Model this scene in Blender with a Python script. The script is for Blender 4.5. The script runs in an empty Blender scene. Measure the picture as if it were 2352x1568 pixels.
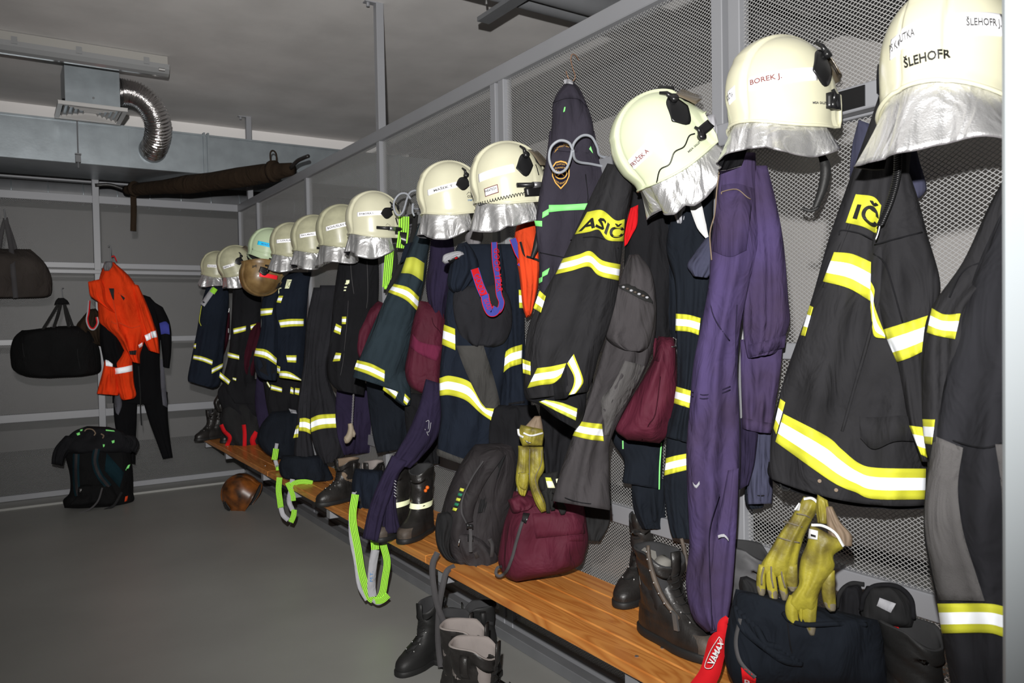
import bpy, math, random
import numpy as np
from mathutils import Vector, noise
random.seed(4)
SC = bpy.context.scene
COL = SC.collection
# ------------------------------------------------------------------ camera, world, lights, exposure
H = 1.5
F = 1789.2
YAW, PIT, ROL = 0.578798, -0.0254655, -0.0174258
FW = np.array([math.sin(YAW)*math.cos(PIT), math.cos(YAW)*math.cos(PIT), math.sin(PIT)])
R0 = np.array([math.cos(YAW), -math.sin(YAW), 0.0])
U0 = np.cross(R0, FW)
RT = R0*math.cos(ROL)+U0*math.sin(ROL)
UP = -R0*math.sin(ROL)+U0*math.cos(ROL)
CAM = np.array([0.0, 0.0, H])
cd = bpy.data.cameras.new('camera'); cam = bpy.data.objects.new('camera', cd); COL.objects.link(cam)
cd.sensor_width = 36.0; cd.lens = 36.0*F/2352.0; cd.clip_start = 0.05; cd.clip_end = 60
from mathutils import Matrix
cam.matrix_world = Matrix(((RT[0], UP[0], -FW[0], 0), (RT[1], UP[1], -FW[1], 0), (RT[2], UP[2], -FW[2], H), (0, 0, 0, 1)))
SC.camera = cam
cd.dof.use_dof = True; cd.dof.focus_distance = 3.0; cd.dof.aperture_fstop = 7.0

wd = bpy.data.worlds.new('world'); SC.world = wd; wd.use_nodes = True
wd.node_tree.nodes['Background'].inputs[0].default_value = (0.55, 0.6, 0.68, 1)
wd.node_tree.nodes['Background'].inputs[1].default_value = 0.06

ld = bpy.data.lights.new('flash', 'SPOT'); lo = bpy.data.objects.new('flash', ld); COL.objects.link(lo)
lo.location = (-0.05, 0.0, H+0.26)
ld.energy = 158.0; ld.spot_size = math.radians(104); ld.spot_blend = 0.75; ld.shadow_soft_size = 0.018
ld.color = (1.0, 0.985, 0.96)
FD = FW*1.0 + RT*0.06 + UP*0.14
lo.rotation_euler = Vector(FD).to_track_quat('-Z', 'Y').to_euler()
ld.use_nodes = True
nt = ld.node_tree; em = nt.nodes['Emission']; fo = nt.nodes.new('ShaderNodeLightFalloff')
fo.inputs['Strength'].default_value = 1.0
nt.links.new(fo.outputs['Linear'], em.inputs['Strength'])

# weak ambient fill added below the ceiling; the room has no such lamp
al = bpy.data.lights.new('fill_light', 'AREA'); ao = bpy.data.objects.new('fill_light', al); COL.objects.link(ao)
al.energy = 9; al.size = 2.5; al.color = (1.0, 0.97, 0.93); ao.location = (-0.6, 1.2, 3.35)

vs = SC.view_settings
vs.view_transform = 'Standard'; vs.look = 'None'; vs.gamma = 1.0; vs.exposure = 0.0; vs.use_curve_mapping = False

# ------------------------------------------------------------------ pixel helpers: a photo point on a real plane
def ray(px, py): return RT*(px-1176)/F - UP*(py-784)/F + FW
def on(px, py, ax, val):
    d = ray(px, py); t = (val-CAM[ax])/d[ax]; return CAM+t*d
class Pl:
    """vertical plane through a world point, facing the aisle / the viewer"""
    def __init__(s, o, n=None):
        s.o = np.array(o, float)
        if n is None: n = CAM-s.o
        n = np.array(n, float); n[2] = 0; s.n = n/np.linalg.norm(n)
    def at(s, px, py, off=0.0):
        d = ray(px, py); q = s.o+s.n*off
        return CAM+d*(((q-CAM)@s.n)/(d@s.n))
def hx(px, py, X, n=None): return Pl(on(px, py, 0, X), n)
def hy(px, py, Y): return Pl(on(px, py, 1, Y), (0, -1, 0))

# ------------------------------------------------------------------ materials
MATS = {}
def mat(name, col, rough=0.7, metal=0.0, var=0.0, vscale=6.0, bump=0.0, bscale=300.0, wrinkle=0.0, coat=0.0, spec=0.4, dirt=None, trans=0.0):
    if name in MATS: return MATS[name]
    m = bpy.data.materials.new(name); m.use_nodes = True; MATS[name] = m
    n = m.node_tree; b = n.nodes['Principled BSDF']; L = n.links.new
    b.inputs['Base Color'].default_value = (*col, 1); b.inputs['Roughness'].default_value = rough
    b.inputs['Metallic'].default_value = metal; b.inputs['Coat Weight'].default_value = coat
    b.inputs['Specular IOR Level'].default_value = spec
    b.inputs['Transmission Weight'].default_value = trans
    tc = n.nodes.new('ShaderNodeTexCoord')
    if var or dirt:
        nz = n.nodes.new('ShaderNodeTexNoise'); nz.inputs['Scale'].default_value = vscale; nz.inputs['Detail'].default_value = 6
        L(tc.outputs['Object'], nz.inputs['Vector'])
        cr = n.nodes.new('ShaderNodeValToRGB'); L(nz.outputs['Fac'], cr.inputs['Fac'])
        lo_ = [max(0, c*(1-var)) for c in col] if not dirt else dirt
        cr.color_ramp.elements[0].position = 0.33; cr.color_ramp.elements[1].position = 0.66
        cr.color_ramp.elements[0].color = (*lo_, 1); cr.color_ramp.elements[1].color = (*[c*(1+var*.5) for c in col], 1)
        L(cr.outputs['Color'], b.inputs['Base Color'])
    last = None
    def addbump(tex, st, dist):
        nonlocal last
        bp = n.nodes.new('ShaderNodeBump'); bp.inputs['Strength'].default_value = st; bp.inputs['Distance'].default_value = dist
        L(tex, bp.inputs['Height'])
        if last: L(last, bp.inputs['Normal'])
        last = bp.outputs['Normal']
    if bump:
        t = n.nodes.new('ShaderNodeTexNoise'); t.inputs['Scale'].default_value = bscale; t.inputs['Detail'].default_value = 2
        L(tc.outputs['Object'], t.inputs['Vector']); addbump(t.outputs['Fac'], bump, 0.002)
    if wrinkle:
        t = n.nodes.new('ShaderNodeTexNoise'); t.inputs['Scale'].default_value = 9; t.inputs['Detail'].default_value = 3; t.inputs['Distortion'].default_value = 1.2
        mp = n.nodes.new('ShaderNodeMapping'); mp.inputs['Scale'].default_value = (1, 1, 0.55)
        L(tc.outputs['Object'], mp.inputs['Vector']); L(mp.outputs['Vector'], t.inputs['Vector']); addbump(t.outputs['Fac'], wrinkle, 0.03)
    if last: L(last, b.inputs['Normal'])
    return m
def fab(name, col, **k):
    d = dict(rough=0.92, spec=0.15, var=0.18, vscale=5, bump=0.25, bscale=700, wrinkle=0.7); d.update(k)
    return mat(name, col, **d)

M = dict(
 black=fab('black_aramid', (0.022, 0.022, 0.026)), jblack=fab('charcoal_aramid', (0.025, 0.0245, 0.027)),
 deep=fab('deep_black_cloth', (0.012, 0.012, 0.014)), soft=fab('softshell', (0.038, 0.034, 0.048)),
 navy=fab('navy_cloth', (0.011, 0.0155, 0.026)), navy2=fab('petrol_cloth', (0.024, 0.037, 0.047)), navyd=fab('dark_navy_cloth', (0.010, 0.013, 0.019)),
 gtro=fab('grey_aramid', (0.058, 0.053, 0.056)), knee=fab('knee_panel', (0.105, 0.10, 0.10), bump=.4, bscale=350), kneed=fab('knee_panel_dark', (0.065, 0.063, 0.06)),
 purple=fab('faded_purple_twill', (0.066, 0.047, 0.125), dirt=(0.050, 0.034, 0.070), vscale=5), purp2=fab('purple_twill_dark', (0.024, 0.018, 0.044)),
 jean=fab('grey_blue_denim', (0.055, 0.057, 0.095)), maroon=fab('maroon_nylon', (0.088, 0.010, 0.025), rough=.75, spec=.3), maroonl=fab('light_maroon_nylon', (0.16, 0.022, 0.058)),
 maroond=fab('old_maroon_nylon', (0.042, 0.006, 0.013)),
 orange=fab('orange_cloth', (0.86, 0.055, 0.008)), ored=fab('orange_red_cloth', (0.80, 0.075, 0.02)), wet=fab('neoprene', (0.004, 0.004, 0.005), wrinkle=.15), wetg=fab('grey_neoprene', (0.11, 0.11, 0.13)),
 grey=fab('grey_fleece', (0.20, 0.19, 0.20)), greyl=fab('light_grey_cotton', (0.42, 0.42, 0.45)), bagg=fab('grey_brown_canvas', (0.05, 0.042, 0.038)),
 bagb=fab('black_canvas', (0.0075, 0.0075, 0.008)), pack=fab('black_nylon', (0.028, 0.024, 0.026), rough=.75, spec=.3), packd=fab('dark_mesh_nylon', (0.02, 0.02, 0.021)),
 teal=fab('teal_nylon', (0.006, 0.022, 0.03)), red=fab('red_webbing', (0.62, 0.012, 0.018), wrinkle=0), redt=fab('red_cloth', (0.62, 0.01, 0.015)), blue=fab('blue_webbing', (0.06, 0.07, 0.35), wrinkle=0),
 web=fab('grey_webbing', (0.075, 0.072, 0.075), wrinkle=0), blackweb=fab('black_webbing', (0.02, 0.02, 0.02), wrinkle=0), white=fab('white_cloth', (0.8, 0.8, 0.8), wrinkle=.1),
 glove=mat('yellow_leather', (0.38, 0.33, 0.035), rough=.5, spec=.4, dirt=(0.11, 0.085, 0.022), vscale=16, bump=.5, bscale=120, wrinkle=.3), glovetip=mat('worn_leather', (0.17, 0.145, 0.10), rough=.7, bump=.4, bscale=120),
 leather=mat('black_leather', (0.020, 0.018, 0.017), rough=.42, spec=.5, var=.4, vscale=14, bump=.35, bscale=140, wrinkle=.2),
 worn=mat('worn_leather_boot', (0.085, 0.066, 0.052), rough=.6, var=.5, vscale=18, bump=.4, bscale=140),
 rubber=mat('black_rubber', (0.014, 0.014, 0.014), rough=.55, bump=.2, bscale=200), rubberg=mat('dusty_grey_rubber', (0.10, 0.10, 0.105), rough=.55, var=.3, vscale=9),
 lining=fab('boot_lining', (0.30, 0.265, 0.25), wrinkle=.1), liningd=fab('dark_lining', (0.045, 0.045, 0.047), wrinkle=.1), insole=fab('felt_insole', (0.24, 0.23, 0.21), wrinkle=0), beige=mat('beige_plastic', (0.36, 0.30, 0.22), rough=.6),
 tan=mat('tan_leather', (0.22, 0.16, 0.11), rough=.7),
 cream=mat('cream_shell', (0.78, 0.76, 0.56), rough=.28, spec=.5, coat=.25, var=.05, vscale=9), creamd=mat('scuffed_cream_shell', (0.53, 0.52, 0.355), rough=.35, var=.16, vscale=14, coat=.2),
 mint=mat('phosphor_shell', (0.56, 0.68, 0.45), rough=.28, coat=.3), mintl=mat('pale_green_shell', (0.78, 0.84, 0.58), rough=.25, coat=.3),
 brown=mat('smoked_brown_shell', (0.34, 0.22, 0.09), rough=.35, dirt=(0.15, 0.085, 0.03), vscale=10, coat=.3), brownd=mat('burnt_brown_shell', (0.24, 0.075, 0.014), rough=.3, dirt=(0.02, 0.012, 0.008), vscale=9, coat=.4),
 silver=mat('aluminised_cloth', (0.80, 0.80, 0.81), rough=.38, metal=.75, bump=.5, bscale=260, wrinkle=.9), plast=mat('black_plastic', (0.013, 0.013, 0.014), rough=.3, spec=.5), plastg=mat('grey_metal_ring', (0.4, 0.4, 0.42), rough=.35, metal=.8),
 smoke=mat('smoked_visor', (0.16, 0.13, 0.09), rough=.15, coat=.5), dull=mat('inner_liner', (0.02, 0.02, 0.02), rough=.9),
 label=mat('white_reflective_label', (1.3, 1.3, 1.35), rough=.5), labelc=mat('cyan_label', (0.02, 0.75, 1.25), rough=.5), labelr=mat('red_label', (1.3, 0.03, 0.05), rough=.5), ink=mat('black_ink', (0.012, 0.012, 0.012), rough=.6), inkr=mat('dark_red_ink', (0.22, 0.07, 0.06), rough=.6), inkg=mat('grey_ink', (0.10, 0.10, 0.10), rough=.6), inkb=mat('blue_ink', (0.03, 0.2, 0.5), rough=.6),
 tw=mat('retro_silver_tape', (1.35, 1.40, 1.48), rough=.6, var=.05, vscale=25), ty=mat('retro_yellow_tape', (0.72, 0.72, 0.045), rough=.7, bump=.2, bscale=500), tyd=mat('dull_yellow_edge', (0.62, 0.66, 0.07), rough=.7), tg=mat('neon_green_tape', (0.30, 1.05, 0.28), rough=.6), tc=mat('cream_tape', (1.25, 1.3, 0.85), rough=.6),  # tape whites exceed plain white: returned flash light is put into the colour
 neon=mat('neon_green_webbing', (0.42, 0.95, 0.06), rough=.7), gold=mat('gold_thread', (0.75, 0.42, 0.09), rough=.6), crest=fab('crest_cloth', (0.012, 0.012, 0.03), wrinkle=0),
 frame=mat('grey_lacquered_steel', (0.27, 0.275, 0.295), rough=.38, spec=.5, var=.04, vscale=3), wire=mat('galvanised_mesh', (0.55, 0.55, 0.55), rough=.4, metal=.5), wired=mat('dimmed_mesh', (0.20, 0.20, 0.20), rough=.5, metal=.4), dkd=mat('dark_duct_paint', (0.045, 0.045, 0.047), rough=.5), bolt=mat('zinc_bolt', (0.55, 0.55, 0.55), rough=.3, metal=.9),  # far mesh repeats the galvanised wire, darkened to hold back frontal flash light
 galv=mat('galvanised_sheet', (0.30, 0.335, 0.36), rough=.36, metal=.55, var=.12, vscale=8, bump=.1, bscale=60), foil=mat('aluminium_foil', (0.78, 0.76, 0.76), rough=.16, metal=1, bump=.8, bscale=110), pipe=mat('grey_pipe', (0.16, 0.165, 0.175), rough=.45, var=.1),
 fixt=mat('lamp_housing', (0.33, 0.32, 0.30), rough=.5), diffu=mat('clear_ribbed_cover', (0.24, 0.245, 0.25), rough=.14, spec=.6, coat=.5), grille=mat('white_grille', (0.50, 0.49, 0.48), rough=.4), hook=mat('grey_coated_wire', (0.36, 0.38, 0.42), rough=.35),
 wireb=mat('rusty_wire', (0.35, 0.2, 0.13), rough=.45, metal=.7), roll=fab('brown_canvas_roll', (0.028, 0.018, 0.011)), post=mat('white_door_post', (0.36, 0.39, 0.41), rough=.4), fleck=mat('white_fleck', (0.7, 0.7, 0.7)), green=mat('green_print', (0.02, 0.2, 0.1)))

# ------------------------------------------------------------------ objects
ORG = {}
def tag(o, label=None, cat=None, group=None, kind=None):
    if label: o['label'] = label
    if cat: o['category'] = cat
    if group: o['group'] = group
    if kind: o['kind'] = kind
    return o
GR = dict(fire_helmet='fire helmets on the hook rail', firefighter_jacket='turnout jackets on the hook rail', firefighter_trousers='turnout trousers on the hook rail', gear_bag='maroon gear bags', work_boot='black leather boots', fire_boot='tall fire boots with a pale band', work_glove='yellow leather gloves', braces='neon green braces', rubber_boot='rubber boots on the near bench', ceiling_pipe='ceiling pipes', boot_liner='black boot liners')
def thing(name, label, cat, loc, group=None):
    group = group or GR.get(name)
    if 'under the far end' in label: group = None
    o = bpy.data.objects.new(name, None); COL.objects.link(o); o.empty_display_size = .05
    o.location = Vector([float(v) for v in loc]); ORG[o.name] = np.array(loc, float)
    return tag(o, label, cat, group)
def mk(name, verts, faces, mats, parent=None, mi=None, smooth=True, label=None, kind=None):
    me = bpy.data.meshes.new(name)
    v = np.asarray(verts, float)
    org = ORG[parent.name] if parent is not None else np.zeros(3)
    v = v-org
    me.from_pydata(v.tolist(), [], [list(map(int, f)) for f in faces])
    if not isinstance(mats, (list, tuple)): mats = [mats]
    for m in mats: me.materials.append(m)
    if mi is not None: me.polygons.foreach_set('material_index', list(map(int, mi)))
    if smooth: me.polygons.foreach_set('use_smooth', [True]*len(me.polygons))
    me.update()
    o = bpy.data.objects.new(name, me); COL.objects.link(o)
    if parent is not None: o.parent = parent
    ORG[o.name] = org
    if label: o['label'] = label
    if kind: o['kind'] = kind
    return o
class MB:
    def __init__(s): s.v = []; s.f = []; s.m = []
    def add(s, v, f, m=0):
        k = len(s.v); s.v += [tuple(p) for p in v]; s.f += [tuple(i+k for i in q) for q in f]; s.m += [m]*len(f); return s
    def box(s, a, b, m=0):
        x0, y0, z0 = a; x1, y1, z1 = b
        return s.add([(x0, y0, z0), (x1, y0, z0), (x1, y1, z0), (x0, y1, z0), (x0, y0, z1), (x1, y0, z1), (x1, y1, z1), (x0, y1, z1)],
              [(0, 3, 2, 1), (4, 5, 6, 7), (0, 1, 5, 4), (1, 2, 6, 5), (2, 3, 7, 6), (3, 0, 4, 7)], m)
    def cham(s, a, b, c=.003, m=0):
        """box with chamfered vertical & horizontal edges (an 8-sided section along its longest side)"""
        a = np.array(a, float); b = np.array(b, float); ax = int(np.argmax(b-a)); o = [i for i in range(3) if i != ax]
        p = [(a[o[0]]+c, a[o[1]]), (b[o[0]]-c, a[o[1]]), (b[o[0]], a[o[1]]+c), (b[o[0]], b[o[1]]-c), (b[o[0]]-c, b[o[1]]), (a[o[0]]+c, b[o[1]]), (a[o[0]], b[o[1]]-c), (a[o[0]], a[o[1]]+c)]
        v = []
        for e in (a[ax], b[ax]):
            for q in p:
                w = [0, 0, 0]; w[ax] = e; w[o[0]] = q[0]; w[o[1]] = q[1]; v.append(w)
        f = [(i, (i+1) % 8, 8+(i+1) % 8, 8+i) for i in range(8)]+[tuple(range(7, -1, -1)), tuple(range(8, 16))]
        return s.add(v, f, m)
    def tube(s, pts, r, n=8, m=0, cap=True, smooth=0, closed=False):
        P = np.array(pts, float)
        if smooth: P = crom(P, smooth)
        k = len(P); rr = np.interp(np.linspace(0, 1, k), np.linspace(0, 1, len(r)), r) if isinstance(r, (list, tuple)) else np.full(k, float(r))
        T = np.gradient(P, axis=0); T /= (np.linalg.norm(T, axis=1)[:, None]+1e-12)
        up = np.array([0, 0, 1.0]) if abs(T[0][2]) < .9 else np.array([1.0, 0, 0])
        a = np.cross(T[0], up); a /= np.linalg.norm(a); v = []
        for i in range(k):
            a = a-T[i]*(a@T[i]); a /= np.linalg.norm(a); b = np.cross(T[i], a)
            for j in range(n):
                t = 2*math.pi*j/n; v.append(P[i]+rr[i]*(a*math.cos(t)+b*math.sin(t)))
        f = [(i*n+j, i*n+(j+1) % n, (i+1)*n+(j+1) % n, (i+1)*n+j) for i in range(k-1) for j in range(n)]
        if cap: f += [tuple(range(n-1, -1, -1)), tuple(range((k-1)*n, k*n))]
        return s.add(v, f, m)
    def ball(s, c, r, m=0, n=10, k=6):
        c = np.array(c, float); r = np.array(r, float)*np.ones(3); v = [c+r*(0, 0, 1)]
        for i in range(1, k):
            for j in range(n):
                p = math.pi*i/k; t = 2*math.pi*j/n; v.append(c+r*(math.sin(p)*math.cos(t), math.sin(p)*math.sin(t), math.cos(p)))
        v.append(c-r*(0, 0, 1)); L = len(v)-1
        f = [(0, 1+j, 1+(j+1) % n) for j in range(n)]
        for i in range(k-2):
            f += [(1+i*n+j, 1+(i+1)*n+j, 1+(i+1)*n+(j+1) % n, 1+i*n+(j+1) % n) for j in range(n)]
        f += [(L, 1+(k-2)*n+(j+1) % n, 1+(k-2)*n+j) for j in range(n)]
        return s.add(v, f, m)
    def prism(s, poly3, d, m=0):
        """extrude a 3-D polygon by vector d"""
        p = np.array(poly3, float); k = len(p); v = list(p)+list(p+np.array(d))
        return s.add(v, [tuple(range(k)), tuple(range(2*k-1, k-1, -1))]+[(i, k+i, k+(i+1) % k, (i+1) % k) for i in range(k)], m)
    def build(s, name, mats, parent=None, smooth=False, label=None, kind=None):
        o = mk(name, s.v, s.f, mats, parent, s.m, smooth, label, kind); return o
def crom(P, per=6):
    P = np.array(P, float); n = len(P)
    if n < 3: return np.array([P[0]+(P[-1]-P[0])*t for t in np.linspace(0, 1, per+1)])
    Q = np.vstack([2*P[0]-P[1], P, 2*P[-1]-P[-2]]); out = []
    for i in range(n-1):
        a, b, c, d = Q[i:i+4]
        for t in np.linspace(0, 1, per, endpoint=False):
            out.append(.5*((2*b)+(-a+c)*t+(2*a-5*b+4*c-d)*t*t+(-a+3*b-3*c+d)*t**3))
    out.append(P[-1]); return np.array(out)
def poly(P, u):
    """point(s) at fraction u (array) of a pixel polyline, smoothed"""
    P = np.array(P, float)
    if len(P) > 2: P = crom(P, 6)
    s = np.r_[0, np.cumsum(np.linalg.norm(np.diff(P, axis=0), axis=1))]; s /= s[-1]
    return np.stack([np.interp(u, s, P[:, i]) for i in range(P.shape[1])], -1)

class Loft:
    """closed cloth/bag volume: photo-traced cross-sections given real thickness, folds and hems on a plane in the room.
    sections: (Lx, Ly, Rx, Ry, depth_scale=1, sag=0)"""
    def __init__(s, name, m, pl, secs, depth=.06, fold=.012, freq=7.0, seed=None, parent=None, hem=0, cut=True, per=8, cols=26, label=None, off=0.0, square=2.4, back=.8, kind=None):
        sd = (seed or 1)*3.7; kp = np.linalg.norm(pl.at(secs[0][0]+100, secs[0][1])-pl.at(secs[0][0], secs[0][1]))/100
        rs = random.Random(seed if seed is not None else hash_(name, secs))
        S = np.array([list(q)+[1, 0][len(q)-4:] for q in secs], float)
        S = crom(S, per); N = len(S); t = np.linspace(0, 1, N); s.pl = pl
        sj = -np.cos(np.linspace(0, math.pi, cols)); ph = [rs.uniform(0, 6.28) for _ in range(6)]
        sl = [rs.uniform(-1.5, 1.5) for _ in range(3)]
        endp = np.ones(N)
        if not cut: endp = np.sqrt(np.clip(1-np.abs(2*t-1)**6, 0.02, 1))
        else: endp = np.minimum(1, .35+np.sqrt(np.clip(t*6, 0, 1))*.7)
        pxg = np.zeros((N, cols, 2)); dg = np.zeros((N, cols)); bg = np.zeros((N, cols))
        for i in range(N):
            lx, ly, rx, ry, ds, sag = S[i]
            pxg[i, :, 0] = (lx+rx)/2+(rx-lx)/2*sj; pxg[i, :, 1] = (ly+ry)/2+(ry-ly)/2*sj+sag*(1-sj**2)
            w = (1-np.abs(sj)**square)**.5; D = depth*ds*endp[i]
            g = np.clip(t[i]*2.2, .35, 1)
            fl = np.sin(freq*sj+ph[0]+sl[0]*3*t[i])+.55*np.sin(freq*1.9*sj+ph[1]+sl[1]*5*t[i])+.35*np.sin(freq*.6*sj+ph[2]+9*t[i]*sl[2])
            fl += .30*np.sin(11*t[i]+ph[3]+3.1*sj)
            if fold > .004:
                fl = fl*1.15
                for c in range(cols):
                    x_, y_ = pxg[i, c]*kp
                    fl[c] += 1.9*noise.noise((x_*7+sd, y_*3.0, sd))+1.25*noise.noise((x_*15+sd+y_*6, y_*7, 3.0))+.55*noise.noise((x_*34, y_*26+sd, 7.0))
            dg[i] = D*w+fold*g*fl*(1-sj**4)
            bg[i] = -D*back*w-fold*.6*fl*(1-sj**4)
        s.off = off
        def ups(a, k=3):
            for ax in (0, 1):
                n_ = a.shape[ax]; x = np.linspace(0, n_-1, (n_-1)*k+1); i0 = np.minimum(x.astype(int), n_-2); f_ = (x-i0)
                f_ = f_[:, None] if ax == 0 else f_[None, :]
                if a.ndim == 3: f_ = f_[..., None]
                a = np.take(a, i0, ax)*(1-f_)+np.take(a, i0+1, ax)*f_
            return a
        s.px = ups(pxg).reshape(-1, 2); s.d = ups(dg).reshape(-1)+off
        V = []
        ring = 2*cols-2
        def addrow(i, sc=1.0, du=0.0):
            c = pxg[i].mean(0)
            for j in range(cols): V.append(pl.at(*(c+(pxg[i, j]-c)*sc+(0, du)), dg[i, j]*sc+off))
            for j in range(cols-2, 0, -1): V.append(pl.at(*(c+(pxg[i, j]-c)*sc+(0, du)), bg[i, j]*sc+off))
        for i in range(N): addrow(i)
        rows = N
        if hem:      # hollow opening at the end: turn inward and go up
            addrow(N-1, .93); addrow(N-1, .90, -hem*.6 if hem > 0 else 0); addrow(N-1, .80, -hem); rows += 3
        Fc = [(i*ring+j, (i+1)*ring+j, (i+1)*ring+(j+1) % ring, i*ring+(j+1) % ring) for i in range(rows-1) for j in range(ring)]
        Fc += [tuple(range(ring)), tuple(range(rows*ring-1, (rows-1)*ring-1, -1))]
        s.o = mk(name, V, Fc, m, parent, None, True, label, kind)
    def depth(s, px, py):
        d2 = (s.px[:, 0]-px)**2+(s.px[:, 1]-py)**2; k = np.argpartition(d2, 4)[:4]; w = 1/(d2[k]+.15); return float((s.d[k]*w).sum()/w.sum())+(.0012 if d2[k].min() < 9 else 0)
    def pt(s, px, py, off=0.004): return s.pl.at(px, py, s.depth(px, py)+off)
class Flat:
    def __init__(s, pl, off=0.0): s.pl = pl; s.o_ = off
    def depth(s, px, py): return s.o_
    def pt(s, px, py, off=0.0): return s.pl.at(px, py, s.o_+off)
def hash_(name, secs):
    return int(sum((i+1)*(a[0]+a[1]*3) for i, a in enumerate(secs)))+len(name)*17
def under(L, parent):
    """a piece sewn on a part becomes that part's sub-part"""
    o = getattr(L, 'o', None)
    return o if (parent is not None and isinstance(o, bpy.types.Object) and o.parent == parent) else parent
def patch(name, L, A, B, mats, parent, bands=None, off=.004, n=18, thick=.004, label=None, bulge=0.0, sub=2, kind=None):
    """raised piece of cloth between photo polylines A and B, lying on surface L; bands = material fractions"""
    if not isinstance(mats, (list, tuple)): mats = [mats]
    parent = under(L, parent)
    if bands is None: bands = [1.0/len(mats)]*len(mats)
    u = np.linspace(0, 1, n); a = poly(A, u); b = poly(B, u)
    fr = [0.0]; mi = []
    for k, w in enumerate(bands):
        for q in range(sub): fr.append(fr[-1]+w/sub); mi.append(k)
    fr = np.array(fr)/fr[-1]; R = len(fr); V = []; Fc = []; MI = []
    for r in range(R):
        for c in range(n):
            p = a[c]+(b[c]-a[c])*fr[r]; e = bulge*math.sin(math.pi*fr[r])**.6*math.sin(math.pi*min(max(u[c], .001), .999))**.5 if bulge else 0
            V.append(L.pt(p[0], p[1], off+e))
    nb = len(V)
    for r in range(R):
        for c in range(n):
            p = a[c]+(b[c]-a[c])*fr[r]; V.append(L.pt(p[0], p[1], off-thick))
    for r in range(R-1):
        for c in range(n-1):
            i = r*n+c; Fc.append((i, i+n, i+n+1, i+1)); MI.append(mi[r])
            j = nb+i; Fc.append((j, j+1, j+n+1, j+n)); MI.append(mi[r])
    for c in range(n-1):
        Fc.append((c, c+1, nb+c+1, nb+c)); MI.append(mi[0]); i = (R-1)*n+c; Fc.append((i+1, i, nb+i, nb+i+1)); MI.append(mi[-1])
    for r in range(R-1):
        i = r*n; Fc.append((i+n, i, nb+i, nb+i+n)); MI.append(mi[r]); i = r*n+n-1; Fc.append((i, i+n, nb+i+n, nb+i)); MI.append(mi[r])
    return mk(name, V, Fc, mats, parent, MI, True, label, kind)
TAPE = None
def tape(L, A, B, parent, yel=None, n=26, off=.006, name='reflective_stripe'):
    y = yel or M['ty']; return patch(name, L, A, B, [y, M['tw'], y], parent, [.3, .4, .3], off, n)
def strap(name, pl, pts, w, mats, parent=None, bands=None, off=0.0, thick=.003, label=None, n=None):
    """webbing along a photo polyline; pts (px,py[,extra_off]); w width in px or list"""
    P = np.array([(list(p)+[0])[:3] for p in pts], float); C = crom(P, 8); k = len(C)
    T = np.gradient(C[:, :2], axis=0); T /= np.linalg.norm(T, axis=1)[:, None]+1e-9
    W = np.interp(np.linspace(0, 1, k), np.linspace(0, 1, len(w)), w) if isinstance(w, (list, tuple)) else np.full(k, float(w))
    N = np.stack([-T[:, 1], T[:, 0]], 1)
    if not isinstance(mats, (list, tuple)): mats = [mats]
    if bands is None: bands = [1/len(mats)]*len(mats)
    fr = np.r_[0, np.cumsum(bands)]; fr = fr/fr[-1]; R = len(fr); V = []; Fc = []; MI = []
    fl = pl.pt if hasattr(pl, 'pt') else (lambda x, y, o=0.0: pl.at(x, y, o))
    for side in (0, 1):
        for i in range(k):
            for r in range(R):
                q = C[i, :2]+N[i]*W[i]*(fr[r]-.5); V.append(fl(q[0], q[1], off+C[i, 2]-side*thick))
    nb = k*R
    for i in range(k-1):
        for r in range(R-1):
            a = i*R+r; Fc.append((a, a+1, a+R+1, a+R)); MI.append(r); a += nb; Fc.append((a, a+R, a+R+1, a+1)); MI.append(r)
        a = i*R; Fc.append((a, a+R, nb+a+R, nb+a)); MI.append(0); a = i*R+R-1; Fc.append((a+R, a, nb+a, nb+a+R)); MI.append(R-2)
    mm = list(range(len(mats)))
    MI = [x % len(mats) for x in MI]
    return mk(name, V, Fc, mats, parent, MI, True, label)
TXT = {}
def text2d(s, bold=False):
    if s in TXT: return TXT[s]
    c = bpy.data.curves.new('t', 'FONT'); c.body = s; c.size = 1; c.resolution_u = 2
    if bold: c.offset = .025
    o = bpy.data.objects.new('t', c); COL.objects.link(o); dg = bpy.context.evaluated_depsgraph_get(); dg.update()
    me = bpy.data.meshes.new_from_object(o.evaluated_get(dg)); v = np.array([q.co[:2] for q in me.vertices]); f = [tuple(p.vertices) for p in me.polygons]
    bpy.data.objects.remove(o); bpy.data.curves.remove(c); bpy.data.meshes.remove(me)
    v -= v.min(0); asp = v[:, 0].max()/v[:, 1].max(); v /= v.max(0); TXT[s] = (v, f, asp); return TXT[s]
def text_on(name, s, fn, m, parent, bold=False):
    v, f, _ = text2d(s, bold); return mk(name, [fn(a, b) for a, b in v], f, m, parent, None, False)
def text_patch(s, L, A, B, m, parent, off=.008, bold=False, name='lettering'):
    parent = under(L, parent)
    def fn(u, v):
        a = poly(A, np.array([u]))[0]; b = poly(B, np.array([u]))[0]; p = b+(a-b)*v; return L.pt(p[0], p[1], off)
    return text_on(name, s, fn, m, parent, bold)
def ptube(name, pl, pts, r, m, parent=None, n=8, smooth=6, label=None):
    mb = MB(); fl = pl.pt if hasattr(pl, 'pt') else pl.at; parent = under(pl, parent)
    mb.tube([fl(p[0], p[1], p[2] if len(p) > 2 else 0.0) for p in pts], r, n, smooth=smooth); return mb.build(name, m, parent, True, label)
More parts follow.
